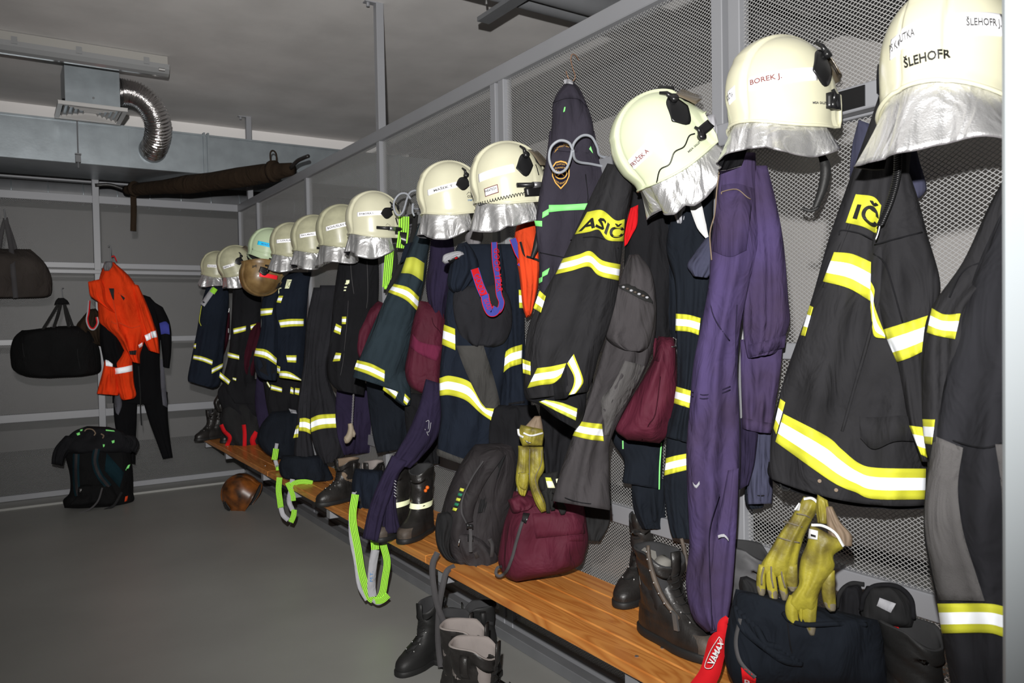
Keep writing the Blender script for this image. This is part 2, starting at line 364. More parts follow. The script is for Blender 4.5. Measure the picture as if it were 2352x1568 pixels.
# ------------------------------------------------------------------ room shell
def wood_mat():
    m = bpy.data.materials.new('pine_planks'); m.use_nodes = True; n = m.node_tree; b = n.nodes['Principled BSDF']; L = n.links.new
    tc = n.nodes.new('ShaderNodeTexCoord'); mp = n.nodes.new('ShaderNodeMapping'); mp.inputs['Scale'].default_value = (1, .10, 1)
    L(tc.outputs['Object'], mp.inputs['Vector'])
    nz = n.nodes.new('ShaderNodeTexNoise'); nz.inputs['Scale'].default_value = 8; nz.inputs['Detail'].default_value = 2; nz.inputs['Distortion'].default_value = .6
    L(mp.outputs['Vector'], nz.inputs['Vector'])
    mu = n.nodes.new('ShaderNodeMath'); mu.operation = 'MULTIPLY'; mu.inputs[1].default_value = 16; L(nz.outputs['Fac'], mu.inputs[0])
    fr = n.nodes.new('ShaderNodeMath'); fr.operation = 'PINGPONG'; fr.inputs[1].default_value = .5; L(mu.outputs[0], fr.inputs[0])
    cr = n.nodes.new('ShaderNodeValToRGB'); L(fr.outputs[0], cr.inputs['Fac'])
    e = cr.color_ramp.elements; e[0].position = .0; e[0].color = (.50, .165, .030, 1); e[1].position = .38; e[1].color = (.66, .27, .062, 1)
    # knots
    vo = n.nodes.new('ShaderNodeTexVoronoi'); vo.inputs['Scale'].default_value = 6; mp2 = n.nodes.new('ShaderNodeMapping'); mp2.inputs['Scale'].default_value = (1, .35, 1)
    L(tc.outputs['Object'], mp2.inputs['Vector']); L(mp2.outputs['Vector'], vo.inputs['Vector'])
    cr2 = n.nodes.new('ShaderNodeValToRGB'); L(vo.outputs['Distance'], cr2.inputs['Fac']); q = cr2.color_ramp.elements
    q[0].position = .045; q[0].color = (.28, .07, .015, 1); q[1].position = .11; q[1].color = (1, 1, 1, 1)
    mx = n.nodes.new('ShaderNodeMix'); mx.data_type = 'RGBA'; mx.blend_type = 'MULTIPLY'; mx.inputs[0].default_value = 1
    L(cr.outputs['Color'], mx.inputs[6]); L(cr2.outputs['Color'], mx.inputs[7]); L(mx.outputs[2], b.inputs['Base Color'])
    b.inputs['Roughness'].default_value = .38; b.inputs['Coat Weight'].default_value = .15
    return m
WOOD = wood_mat()
mf = mat('grey_epoxy_floor', (0.31, 0.31, 0.295), rough=.42, var=.10, vscale=1.2, bump=.12, bscale=240, spec=.35)
mc = mat('ceiling_plaster', (0.72, 0.70, 0.69), rough=.95, var=.10, vscale=2.5, bump=.2, bscale=30, spec=.1)
mw = mat('wall_plaster', (0.72, 0.69, 0.67), rough=.95, var=.05, vscale=2, bump=.15, bscale=60, spec=.1)
mwb = mat('dimmed_wall_plaster', (0.21, 0.205, 0.205), rough=.95, var=.05, vscale=2, bump=.15, bscale=60, spec=.1)  # same plaster as the other walls, darkened to imitate flash fall-off with distance
mlt = mat('lintel_plaster', (0.80, 0.775, 0.76), rough=.95, bump=.15, bscale=60, spec=.1)
ZC = 3.5
def struct(name, a, b, m, par=None): return tag(MB().box(a, b).build(name, m, par), kind='structure')
struct('floor', (-3, -1.6, -.1), (4.6, 11.1, 0), mf)
struct('ceiling', (-3, -1.6, ZC), (4.6, 11.1, ZC+.1), mc)
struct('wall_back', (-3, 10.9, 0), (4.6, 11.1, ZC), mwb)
struct('wall_right', (4.43, -1.6, 0), (4.6, 10.9, ZC), mw)
struct('wall_left', (-3.1, -1.6, 0), (-3, 11.1, ZC), mw)
struct('wall_front', (-3, -1.7, 0), (4.6, -1.6, ZC), mw)
struct('trim_1', (-3, 8.14, 2.97), (4.43, 8.42, ZC), mlt)
struct('trim_2', (-3, 7.72, 0), (2.06, 8.10, .018), mf)
struct('baseboard_right', (4.40, 8.42-10, 0), (4.43, 10.9, .07), M['rubber'])
struct('baseboard_back', (-3, 10.87, 0), (4.43, 10.9, .07), M['rubber'])
dp = MB().cham((1.03, .30, 0), (1.10, .475, 3.4), .006); tag(dp.build('door_post', M['post']), 'white lacquered door post standing close at the right edge of the picture', 'post')

# ------------------------------------------------------------------ the cages
def wires(a0, a1, z0, z1, fn, pitch=.0175, sl=12/17.0, w=.0010):
    """two families of diagonal strands clipped to the panel; fn(a, z, d) -> xyz"""
    mb = MB(); h = z1-z0
    for fam in (1, -1):
        c = a0-h/sl
        cs = []
        while c < a1+h/sl: cs.append(c); c += pitch
        for c in cs:
            # strand: z = z0 + fam*sl*(a-c)   (fam -1: mirrored)
            if fam == 1: p = [(c, z0), (c+h/sl, z1)]
            else: p = [(c, z1), (c+h/sl, z0)]
            (xa, za), (xb, zb) = p
            s = (zb-za)/(xb-xa)
            if xa < a0: za += s*(a0-xa); xa = a0
            if xb > a1: zb += s*(a1-xb); xb = a1
            if xb-xa < .004: continue
            d0 = .0012*(fam > 0)
            L = math.hypot(xb-xa, zb-za); nx, nz = -(zb-za)/L*w, (xb-xa)/L*w
            v = [fn(xa+nx, za+nz, d0), fn(xa-nx, za-nz, d0), fn(xb-nx, zb-nz, d0), fn(xb+nx, zb+nz, d0),
                 fn(xa+nx, za+nz, d0+.0012), fn(xa-nx, za-nz, d0+.0012), fn(xb-nx, zb-nz, d0+.0012), fn(xb+nx, zb+nz, d0+.0012)]
            mb.add(v, [(0, 1, 2, 3), (7, 6, 5, 4), (0, 3, 7, 4), (1, 5, 6, 2)])
    return mb
ZR = [(.02, .07), (.70, .77), (1.37, 1.42), (2.05, 2.10), (2.64, 2.71)]
side = thing('mesh_partition', 'long grey steel mesh partition behind the row of turnout gear', 'partition', (2.02, 4.2, 0))
PY = [-.35, .40, 1.76, 3.16, 4.56, 5.96, 7.36, 8.03]
for i, y in enumerate(PY):
    ys = (y-.036, y+.036) if i in (2, 3) else (y,)
    top = ZC if i == 4 else 2.64
    for yy in ys:
        mb = MB().cham((2.0, yy-.024, 0), (2.05, yy+.024, top)); 
        if top == ZC:
            mb.box((1.93, yy-.022, ZC-.007), (2.05, yy+.022, ZC)); mb.tube([(1.955, yy, ZC-.03), (1.955, yy, ZC-.005)], .011, 6)
        mb.build('post', M['frame'], side)
MB().cham((2.0, 7.626, 3.19), (2.05, 7.674, ZC)).box((1.93, 7.63, ZC-.007), (2.05, 7.67, ZC)).tube([(1.955, 7.65, ZC-.03), (1.955, 7.65, ZC-.005)], .011, 6).build('hanger_post', M['frame'], side)
MB().cham((2.0, 7.626, 2.71), (2.05, 7.674, 2.84)).build('hanger_post', M['frame'], side)
for k, (z0, z1) in enumerate(ZR):
    if k == 4: MB().cham((1.992, PY[0], z0), (2.052, PY[-1]+.03, z1), .004).build('top_rail', M['frame'], side)
    else: MB().cham((2.004, PY[0], z0), (2.046, PY[-1], z1)).build('rail', M['frame'], side)
for i in range(len(PY)-1):
    for k in range(4):
        MB.build(wires(PY[i]+.02, PY[i+1]-.02, ZR[k][1]-.01, ZR[k+1][0]+.01, lambda a, z, d: (2.022+d, a, z)), 'mesh_panel', M['wire'], side, kind='stuff')
hr = MB().cham((1.955, .1, 2.055), (1.999, 7.9, 2.125)).build('hook_rail', M['frame'], side)
for y in (1.30, 2.62, 4.0, 5.3, 6.7): MB().box((1.951, y-.062, 2.062), (1.9555, y+.05, 2.118)).build('name_plate', M['plast'], side, label='small black name plate on the hook rail')
back = thing('mesh_partition', 'grey steel mesh partition across the far end of the room, with bags hung on it', 'partition', (.7, 8.03, 0))
PX = [-1.1, .742, 2.025]
for i, x in enumerate(PX[:2]): MB().cham((x-.028, 8.0, 0), (x+.028, 8.05, ZC)).build('post', M['frame'], back)
for k, (z0, z1) in enumerate(ZR):
    MB().cham((PX[0], 8.003, z0), (PX[-1]-.03, 8.047, z1)).build('rail', M['frame'], back)
MB().cham((PX[0], 7.985, 2.0), (1.99, 8.0, 2.035)).build('rail', M['frame'], back)
for i in range(2):
    for k in range(4):
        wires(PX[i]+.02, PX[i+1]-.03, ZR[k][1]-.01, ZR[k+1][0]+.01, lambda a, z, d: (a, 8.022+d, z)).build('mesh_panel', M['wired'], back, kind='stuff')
# ------------------------------------------------------------------ ventilation along the far end
du = thing('ventilation_duct', 'long rectangular galvanised duct below the ceiling at the far end', 'duct', (.5, 7.6, 2.85))
MB().cham((-2.5, 7.24, 2.845), (4.3, 7.95, 3.185), .004).build('duct_body', M['galv'], du)
for x in (-1.3, 1.545, 3.4):
    MB().cham((x-.025, 7.215, 2.82), (x-.008, 7.96, 3.205), .003).build('flange', M['galv'], du)
    MB().cham((x+.008, 7.215, 2.82), (x+.025, 7.96, 3.205), .003).build('flange', M['galv'], du)
MB().box((.93, 7.234, 2.86), (1.30, 7.2405, 3.17)).build('branch_plate', M['galv'], du)
MB().box((-2.5, 7.225, 3.175), (4.3, 7.245, 3.19)).build('seam', M['galv'], du)
for x in (.55, -.9):
    mb = MB().tube([(x, 7.19, 2.80), (x, 7.19, ZC)], .006, 6); mb.box((x-.018, 7.17, 2.845), (x+.018, 7.24, 2.90)); mb.box((x-.022, 7.17, 2.905), (x+.022, 7.21, 2.915))
    mb.build('threaded_rod', M['pipe'], du)
fx = thing('flexible_duct', 'shiny corrugated aluminium hose curving from the air vent box to the duct', 'duct', (1.2, 6.9, 3.2))
fe = on(350, 345, 1, 7.235)
pts = [on(278, 211, 1, 6.84), on(298, 212, 1, 6.84), on(322, 221, 1, 6.84), on(346, 243, 1, 6.85), on(361, 275, 1, 6.88), on(363, 307, 1, 6.96), on(357, 332, 1, 7.08), fe]
C = crom(pts, 44); P = np.array(C); k = len(P)
mb = MB(); T = np.gradient(P, axis=0); T /= np.linalg.norm(T, axis=1)[:, None]; a = np.array([0, 1.0, 0]); rs = random.Random(3)
NN = 32
for i in range(k):
    a = a-T[i]*(a@T[i]); a /= np.linalg.norm(a); b = np.cross(T[i], a)
    r0 = .096+.006*math.sin(i*2*math.pi/8.0)
    for j in range(NN):
        t = 2*math.pi*j/NN; r = r0*(1+.022*rs.uniform(-1, 1)); mb.v.append(P[i]+r*(a*math.cos(t)+b*math.sin(t)))
mb.f = [(i*NN+j, i*NN+(j+1) % NN, (i+1)*NN+(j+1) % NN, (i+1)*NN+j) for i in range(k-1) for j in range(NN)]; mb.m = [0]*len(mb.f)
mb.build('corrugated_hose', M['foil'], fx, True)
MB().tube([fe-(0, .03, 0), fe+(0, .003, 0)], .108, 24).build('collar', M['galv'], fx, True)
gv = thing('air_vent', 'galvanised air vent box with a white square louvred grille, under the ceiling lamp', 'vent', (.6, 6.8, 3.17))
MB().cham((.435, 6.63, 3.175), (.80, 7.05, 3.49), .003).build('vent_box', M['galv'], gv)
MB().tube([(.62, 6.625, 3.23), (.62, 6.632, 3.23)], .009, 8).build('rivet', M['pipe'], gv)
# grille: square flange and four stepped louvre rings
gx, gy, gz = .6175, 6.84, 3.165
mb = MB()
def sqring(mb, r0, r1, z0, z1, t=.004):
    for (sx, sy) in ((1, 0), (-1, 0), (0, 1), (0, -1)):
        if sx: q = [(gx+sx*r0, gy-r0, z0), (gx+sx*r0, gy+r0, z0), (gx+sx*r1, gy+r1, z1), (gx+sx*r1, gy-r1, z1)]
        else: q = [(gx-r0, gy+sy*r0, z0), (gx+r0, gy+sy*r0, z0), (gx+r1, gy+sy*r1, z1), (gx-r1, gy+sy*r1, z1)]
        mb.prism(q, (-sx*t*.3, -sy*t*.3, t))
sqring(mb, .232, .200, gz-.01, gz-.012); sqring(mb, .232, .232, gz-.012, gz+.012)
mb.build('grille_frame', M['grille'], gv)
for q in (.192, .157, .122, .087, .052):
    mb = MB(); sqring(mb, q, q-.028, gz-.008, gz+.028, .003); mb.build('louvre', M['grille'], gv)
MB().box((gx-.2, gy-.2, gz+.034), (gx+.2, gy+.2, gz+.038)).build('backing', M['dull'], gv)
lf = thing('ceiling_lamp', 'switched-off long fluorescent ceiling lamp with a clear cover', 'lamp', (.2, 6.27, 3.4))
def prof(mb, pr, x0, x1, m=0):
    k = len(pr); v = [(x, 6.275+p[0], p[1]) for x in (x0, x1) for p in pr]
    mb.add(v, [(i, (i+1) % k, k+(i+1) % k, k+i) for i in range(k)]+[tuple(range(k-1, -1, -1)), tuple(range(k, 2*k))], m)
mb = MB(); prof(mb, [(-.062, 3.435), (-.055, 3.495), (.055, 3.495), (.062, 3.435)], -.52, 1.075); mb.build('housing', M['fixt'], lf)
mb = MB(); prof(mb, [(-.070, 3.434), (-.066, 3.40), (-.045, 3.372), (-.015, 3.36), (.015, 3.36), (.045, 3.372), (.066, 3.40), (.070, 3.434)], -.53, 1.085)
mb.build('clear_cover', M['diffu'], lf)
for x in (-.4, .0, .12, .50, .93): MB().box((x-.018, 6.198, 3.415), (x+.018, 6.208, 3.462)).build('clip', M['diffu'], lf)
MB().tube([(1.01, 6.2, 3.39), (1.05, 6.2, 3.39)], .012, 8).build('lamp_cap', M['bolt'], lf)
rd = thing('round_duct', 'spiral round duct running behind the far mesh partition', 'duct', (.5, 8.9, 2.83))
MB().tube([(-2.8, 8.85, 2.84), (4.2, 8.85, 2.84)], .105, 24).build('duct_tube', M['pipe'], rd, True)
for x in np.arange(-2.6, 4.2, .3): MB().tube([(x, 8.85, 2.84), (x+.012, 8.85, 2.84)], .109, 24).build('joint_ring', M['galv'], rd, True)
for i, (y, z, r, lab) in enumerate([(3.635, 3.31, .060, 'thinner grey pipe under the ceiling, the one farther from the near wall'), (3.455, 3.30, .078, 'thicker grey pipe under the ceiling beside the thinner one'), (2.75, 3.30, .09, 'dark pipe under the ceiling behind the near mesh bay')]):
    mb = MB().tube([(1.6 if i < 2 else 2.3, y-.03, z), (3.93, y+.04, z)], r, 20); tag(mb.build('ceiling_pipe', M['pipe'], None, True), lab, 'pipe')
pb = thing('pipe_bracket', 'small zinc rod bracket holding the ceiling pipes', 'bracket', (2.2, 3.6, 3.4)); MB().tube([(2.35, 3.8, 3.3), (2.35, 3.8, ZC)], .007, 6).build('rod', M['bolt'], pb); MB().box((2.31, 3.36, 3.21), (2.39, 3.84, 3.235)).build('cradle', M['pipe'], pb)
tag(MB().cham((2.2, 1.95, 2.90), (4.43, 2.27, 3.12)).build('cable_duct', M['dkd']), 'dark box duct near the ceiling behind the nearest mesh bays', 'duct')
tag(MB().cham((3.95, 2.9, 3.24), (4.42, 10.5, 3.44)).build('side_duct', M['dkd']), 'flat duct along the top of the wall behind the mesh', 'duct')
tag(MB().cham((-1.0, 8.47, 2.90), (1.3, 8.55, 2.95)).build('steel_angle', M['frame']), 'grey steel bar behind the far mesh partition under the duct', 'bar')
# rolled stretcher on the cage corner
rl = thing('canvas_roll', 'brown rolled canvas stretcher lying across the corner of the cages', 'stretcher', (1.5, 7.2, 2.8))
e0 = on(290, 457, 1, 7.97); e1 = on(672, 393, 0, 2.0)
e0[2] = 2.772; e1[2] = 2.765
mb = MB(); mid = [e0+(e1-e0)*t+np.array([0, 0, -.02*math.sin(math.pi*t)]) for t in (0, .1, .25, .4, .55, .7, .85, 1)]
mb.tube(mid, [.04, .058, .062, .082, .078, .085, .08, .05], 14, smooth=5); mb.build('roll', M['roll'], rl, True)
def along(t): return e0+(e1-e0)*t
for t in (.06, .90):
    c = along(t); d = (e1-e0)/np.linalg.norm(e1-e0); MB().tube([c-d*.018, c+d*.018], .066+.025*t, 16).build('binding_strap', M['roll'], rl, True)
    u = np.array([-d[1], d[0], 0]); MB().tube([c+u*.03+(0, 0, .05), c+u*.035+(0, 0, .05+.1*t), c+(0, 0, .06+.12*t), c-u*.035+(0, 0, .05+.1*t), c-u*.03+(0, 0, .05)], .007, 6, smooth=4).build('buckle_loop', M['roll'], rl, True)
MB().tube([e1-(.02, 0, 0), e1+(.0, -.12, .04), e1+(.02, -.22, .05), e1+(.03, -.30, .05)], .016, 8, smooth=5).build('handle', M['leather'], rl, True)
MB().tube([e0, e0+(-.12, .02, .04), e0+(-.25, .03, .03)], .016, 8, smooth=5).build('handle', M['leather'], rl, True)
sp = Pl(e0+np.array([.08, -.09, 0]), (0, -1, 0)); strap('hanging_strap', sp, [(306, 445), (307, 480), (306, 530)], 14, M['roll'], rl)

# ------------------------------------------------------------------ bench
def bench(y0, y1, label, br, npl=4):
    t = thing('wooden_bench', label, 'bench', (1.77, (y0+y1)/2, .46), 'benches under the hanging gear')
    rs = random.Random(int(y0*100)); w = .432/npl
    for k in range(npl):
        x0 = 1.555+k*w+.0015; x1 = 1.555+(k+1)*w-.0015
        z1 = .46; mb = MB().cham((x0, y0, z1-.038), (x1, y1, z1), .004); o = mb.build('plank', WOOD, t)
        o.data.transform(Matrix.Translation((k*.37+y0, k*1.7+y0*2, k*.3))); o.location = (-(k*.37+y0), -(k*1.7+y0*2), -k*.3)
    for y in br:
        MB().cham((1.585, y-.028, .355), (1.997, y+.028, .421), .003).build('support_bracket', M['frame'], t)
        for k in range(npl):
            for dy in (-.0,): MB().tube([(1.555+(k+.5)*w, y+dy, .459), (1.555+(k+.5)*w, y+dy, .4625)], .0065, 8).build('screw', M['bolt'], t)
    return t
BY = [-.4, 1.74, 3.12, 5.62, 8.0]
BL = ['nearest wooden bench section, with the big laced boot standing on it', 'wooden bench section under the black backpack and the maroon bag', 'wooden bench section with the folded laced boots and hanging braces', 'farthest wooden bench section, by the far mesh partition']
bench(-.4, 3.115, BL[1].replace('under', 'nearest the viewer, under'), (.2, 1.79, 3.03)); bench(3.125, 5.60, BL[2], (4.45, 5.13)); bench(5.61, 7.95, BL[3], (5.85, 7.0, 7.8))
tag(MB().cham((1.93, -.3, .0), (1.985, 7.9, .05)).build('floor_rail', M['pipe']), 'dark steel rail along the floor under the bench', 'rail')

# ------------------------------------------------------------------ empty wire hooks
def wirehook(pts, pl, label, r=.0052):
    t = thing('coat_hook', label, 'hook', pl.o, 'grey double wire hooks on the rail')
    for k, p in enumerate(pts): ptube('wire_loop', pl, p, r, M['hook'], t)
    q = pts[0][-1]; c = pl.at(q[0], q[1], q[2]); MB().ball(c, (.012, .03, .022)).build('foot_plate', M['hook'], t, True)
def z6(l, dz=None): return [(1184+a/2.613, 100+b/2.613)+((c,)) for a, b, c in l]
pk = hx(1300, 350, 1.78)
wirehook([z6([(345, 640, .03), (320, 595, .04), (265, 582, .05), (215, 620, .05), (202, 690, .05), (225, 755, .05), (262, 775, .05), (305, 750, .04), (332, 680, .03), (350, 600, .02), (400, 553, .0), (455, 560, -.02), (490, 620, -.05), (505, 670, -.08), (560, 685, -.12), (640, 690, -.17)]),
          z6([(345, 640, .03), (355, 690, .0), (385, 712, -.03), (450, 722, -.07), (530, 738, -.12)])], pk, 'empty grey double-loop wire hook in front of the dark hooded jacket')
def z4(l): return [(784+a/2.852, 250+b/2.852, c) for a, b, c in l]
pk = hx(930, 470, 1.80)
wirehook([z4([(455, 590, .03), (425, 555, .04), (380, 560, .05), (345, 610, .05), (350, 670, .05), (375, 697, .05), (405, 670, .04), (430, 590, .02), (450, 548, .0), (490, 535, -.02), (530, 560, -.05), (545, 620, -.08), (590, 660, -.12)]),
          z4([(470, 620, .0), (475, 650, -.02), (510, 655, -.06), (575, 660, -.12)]), z4([(468, 620, .0), (466, 670, 0), (475, 695, 0), (480, 700, 0)])], pk, 'empty grey wire hook between the white helmets above the neon braces', .0055)
pk = hx(570, 590, 1.80)
wirehook([[(575, 620, .0), (560, 618, .02), (551, 604, .03), (553, 588, .03), (566, 573, .02), (580, 570, .0), (590, 580, -.03), (600, 600, -.1)], [(562, 622, .0), (560, 600, 0), (568, 582, 0), (585, 574, -.02), (598, 590, -.06)]], pk, 'empty grey wire hook beside the far helmets', .006)
# ------------------------------------------------------------------ helmets
A_, B_, HZ = .150, .124, .160
def zlow(th):
    """lower edge height by angle; th = 0 front, pi rear"""
    d = abs((th+math.pi) % (2*math.pi)-math.pi)
    t = min(max((d-.60)/.26, 0), 1); t = t*t*(3-2*t)
    return -.012*(1-t)+(-.088+.016*math.cos(2*d)*(d > 1.57)+(-.016 if d <= 1.57 else 0))*t
def shell_pt(th, z, sc=1.0):
    r = (1-max(z, 0)**2.25/HZ**2.25)**.5 if z < HZ else 0.0
    if z < 0: r = 1-.06*(z/.09)**2*0-.03*min(-z/.09, 1)
    x = A_*r*math.cos(th); y = B_*r*math.sin(th)
    ridge = 1/(1+math.exp((abs(y)-.036)/.0012))*(1 if z > -.01 else max(0, 1+(z+.01)/.05))
    front = max(0, math.cos(th))**3
    k = sc+(.062*ridge-.028*math.exp(-((abs(y)-.041)/.0030)**2))*(0 if (math.cos(th) > .4 and z < .03) else 1)*min(1, (r+.3))
    # lower flare
    zl = zlow(th)
    fl = max(0, 1-(z-zl)/.022)
    k += .035*fl
    if front > .2 and z < .05: k += .10*front*max(0, 1-(z+.012)/.06)   # brow
    return np.array([x*k, y*k, z+(.006*ridge if z > .1 else 0)+(sc-1)*max(z, 0)])
HOOKS = []
class Helmet:
    def __init__(s, name, label, px, py, X, roll=0, yaw=0, pitch=0, scale=1.0, shell='cream', up=1, mid=.035):
        """pixel of the shell's middle on the plane x = X; roll tilts in the picture plane (deg, + = nose up)"""
        s.c = on(px, py, 0, X) if not isinstance(px, np.ndarray) else px
        a, b, c = math.radians(yaw), math.radians(-roll), math.radians(pitch)
        s.R = np.array(Matrix.Rotation(a, 3, 'Z') @ Matrix.Rotation(b, 3, 'Y') @ Matrix.Rotation(c, 3, 'X'))*scale
        if up < 0: s.R = s.R@np.diag([1, -1, -1.0])
        s.mid = np.array([0, 0, mid]); s.sc = scale; s.up = up
        if 'under the far' not in label: HOOKS.append((s.c, label))
        s.t = thing('fire_helmet', label, 'helmet', s.c); NT, NR = 150, 44
        V = []; Fc = []; MI = []
        ths = [2*math.pi*j/NT for j in range(NT)]
        def row(fn):
            for th in ths: V.append(s.w(fn(th)))
        V.append(s.w(shell_pt(0, HZ-1e-6)))
        for i in range(1, NR+1):
            q = i/NR
            def fn(th, q=q):
                zl = zlow(th); z = HZ*math.cos(q*1.45*math.pi/2) if q < .69 else None
                if z is None:
                    z0 = HZ*math.cos(.69*1.45*math.pi/2); z = z0+(zl-z0)*(q-.69)/.31
                return shell_pt(th, max(z, zl))
            row(fn)
        for k2, (sc, up_) in enumerate([(.955, .0), (.93, .03), (.90, .09), (.6, .13)]):
            row(lambda th: shell_pt(th, zlow(th)+1e-4)*np.array([sc/1.03, sc/1.03, 1])+np.array([0, 0, up_]))
        Fc += [(0, 1+j, 1+(j+1) % NT) for j in range(NT)]; MI += [0]*NT
        R = NR+4
        for i in range(R-1):
            for j in range(NT):
                Fc.append((1+i*NT+j, 1+(i+1)*NT+j, 1+(i+1)*NT+(j+1) % NT, 1+i*NT+(j+1) % NT)); MI.append(0 if i < NR else 1)
        Fc.append(tuple(1+(R-1)*NT+j for j in range(NT))); MI.append(1)
        if up < 0: Fc = [f[::-1] for f in Fc]
        mk('shell', V, Fc, [M[shell], M['dull']], s.t, MI)
        rim = MB(); rim.tube([s.w(shell_pt(th, zlow(th))*np.array([1.004, 1.004, 1])) for th in np.linspace(0, 2*math.pi, 73)], .0042*scale, 6, cap=False); rim.build('rim', M[shell], s.t, True)
    def w(s, p): return s.c+s.R@(np.array(p, float)-s.mid)
    def S(s, a, z, off=.0):
        th = 1.5*math.pi+a/.135
        if s.up < 0: th = -th
        p = shell_pt(th, z); n = np.array([p[0]/A_**2, p[1]/B_**2, max(z, 0)/HZ**2]); n /= np.linalg.norm(n); return s.w(p+n*off)
    def quad(s, name, A, B, m, off=.0012, n=16, r=6, thick=.002):
        """thin plate between curves A (upper) and B (lower) given as (a, z) on the shell side"""
        u = np.linspace(0, 1, n); a = poly(A, u); b = poly(B, u); V = []; Fc = []
        for side in (0, 1):
            for i in range(r+1):
                for c in range(n): p = a[c]+(b[c]-a[c])*i/r; V.append(s.S(p[0], p[1], off-side*thick))
        nb = (r+1)*n
        for i in range(r):
            for c in range(n-1): k = i*n+c; Fc.append((k, k+n, k+n+1, k+1))
        for c in range(n-1): Fc.append((c, c+1, nb+c+1, nb+c)); k = r*n+c; Fc.append((k+1, k, nb+k, nb+k+1))
        for i in range(r): k = i*n; Fc.append((k+n, k, nb+k, nb+k+n)); k = k+n-1; Fc.append((k, k+n, nb+k+n, nb+k))
        return mk(name, V, Fc, m, s.t)
    def text(s, t, a0, z0, a1, z1, h, m='ink', bold=True, off=.0048):
        d = np.array([a1-a0, z1-z0]); n = np.array([-d[1], d[0]]); n = n/np.linalg.norm(n)*h
        return text_on('lettering', t, lambda u, v: s.S(a0+d[0]*u+n[0]*v, z0+d[1]*u+n[1]*v, off), M[m], s.t, bold)
    def label(s, a0, a1, z, h, text='', tilt=0.0, m='label', ink='inkg', ta=.2, tb=.85, name='name_strip'):
        s.quad(name, [(a0, z+h), (a1, z+h+tilt)], [(a0, z), (a1, z+tilt)], M[m])
        if text: s.text(text, a0+(a1-a0)*ta, z+tilt*ta+h*.24, a0+(a1-a0)*tb, z+tilt*tb+h*.24, h*.52, ink)
    def plate(s, a=.035, z=.0, k=1.0, style=0):
        if style == 0:
            A = [(a-.033*k, z+.012*k), (a-.012*k, z+.040*k), (a+.026*k, z+.045*k)]; B = [(a-.033*k, z+.010*k), (a-.004*k, z-.018*k), (a+.034*k, z+.006*k)]
        else:
            A = [(a-.030*k, z+.012*k), (a-.005*k, z+.052*k), (a+.030*k, z+.062*k)]; B = [(a-.030*k, z+.008*k), (a+.0*k, z-.022*k), (a+.034*k, z+.015*k)]
        s.quad('side_plate', A, B, M['plast'], .006, 12, 6, .008)
    def knob(s, a=.075, z=.055, k=1.0):
        mb = MB(); c = s.S(a, z, .004); e = s.S(a, z, .020); mb.tube([c, e], .012*k*s.sc, 12)
        mb.tube([s.S(a, z+.008*k, .012), s.S(a+.004, z+.022*k, .014), s.S(a, z+.036*k, .010)], [.008*k, .006*k, .004*k], 8)
        mb.build('visor_knob', M['plast'], s.t, True)
    def curtain(s, a0=-.50, a1=.06, drop=.115, flare=.30, seed=1, m='silver', split=None, wob=.012):
        rs = random.Random(seed); n = 64; r = 12; ph = [rs.uniform(0, 6) for _ in range(4)]
        V = []; Fc = []
        for side in (0, 1):
            for i in range(r+1):
                q = i/r
                for j in range(n):
                    u = j/(n-1); th = 1.5*math.pi+(a0+(a1-a0)*u)/.135
                    if s.up < 0: th = -th
                    z0 = zlow(th)+.012; p = shell_pt(th, z0)*np.array([.93, .93, 1])
                    dr = drop*(1-.25*abs(2*u-1)**3+.10*math.sin(3.1*u*math.pi+ph[0]))
                    k = 1+flare*q**1.2*(.75+.25*math.sin(2*math.pi*u*2+ph[1]))+(wob*math.sin(2*math.pi*u*3.3+ph[2])+wob*.35*math.sin(2*math.pi*u*7.7+ph[3]))*q/.13
                    if split and abs(u-split) < .05: k -= .25*q*(1-abs(u-split)/.05); dr *= 1-.1*(1-abs(u-split)/.05)
                    p = np.array([p[0]*k, p[1]*k, z0-dr*q]); p *= np.array([1-side*.012, 1-side*.012, 1]); V.append(s.w(p))
        nb = (r+1)*n
        for i in range(r):
            for c in range(n-1):
                k = i*n+c; Fc.append((k, k+n, k+n+1, k+1)); Fc.append((nb+k, nb+k+1, nb+k+n+1, nb+k+n))
        for c in range(n-1): k = r*n+c; Fc.append((k+1, k, nb+k, nb+k+1))
        for i in range(r):
            k = i*n; Fc.append((k+n, k, nb+k, nb+k+n)); k += n-1; Fc.append((k, k+n, nb+k+n, nb+k))
        mk('neck_curtain', V, Fc, [M[m], M['deep']], s.t, [1 if (len(f) and f[0] >= nb) else 0 for f in Fc], True)
        seam = MB(); seam.tube([V[r*n+c] for c in range(n)], .0016*s.sc, 5, cap=False); seam.build('stitched_hem', M['grey'], s.t, True)
    def torch(s, a0=-.03, a1=.10, z=-.06, r=.0105):
        d = .022; p = [s.S(a0, z+.004, d), s.S(a0+(a1-a0)*.35, z, d), s.S(a0+(a1-a0)*.36, z, d), s.S(a0+(a1-a0)*.62, z-.002, d), s.S(a0+(a1-a0)*.63, z-.002, d), s.S(a1, z-.003, d)]
        t = MB().tube(p, [r*.8, r*.85, r, r, r*1.15, r*1.2], 12).build('torch', M['plast'], s.t, True)
        MB().tube([p[2]+(p[3]-p[2])*.1, p[2]+(p[3]-p[2])*.9], r*1.12, 12).build('clamp', M['plastg'], s.t, True)
        MB().tube([s.S((a0+a1)/2, z, .0), s.S((a0+a1)/2, z-.001, .02)], .011, 8).build('torch_bracket', M['plast'], s.t)
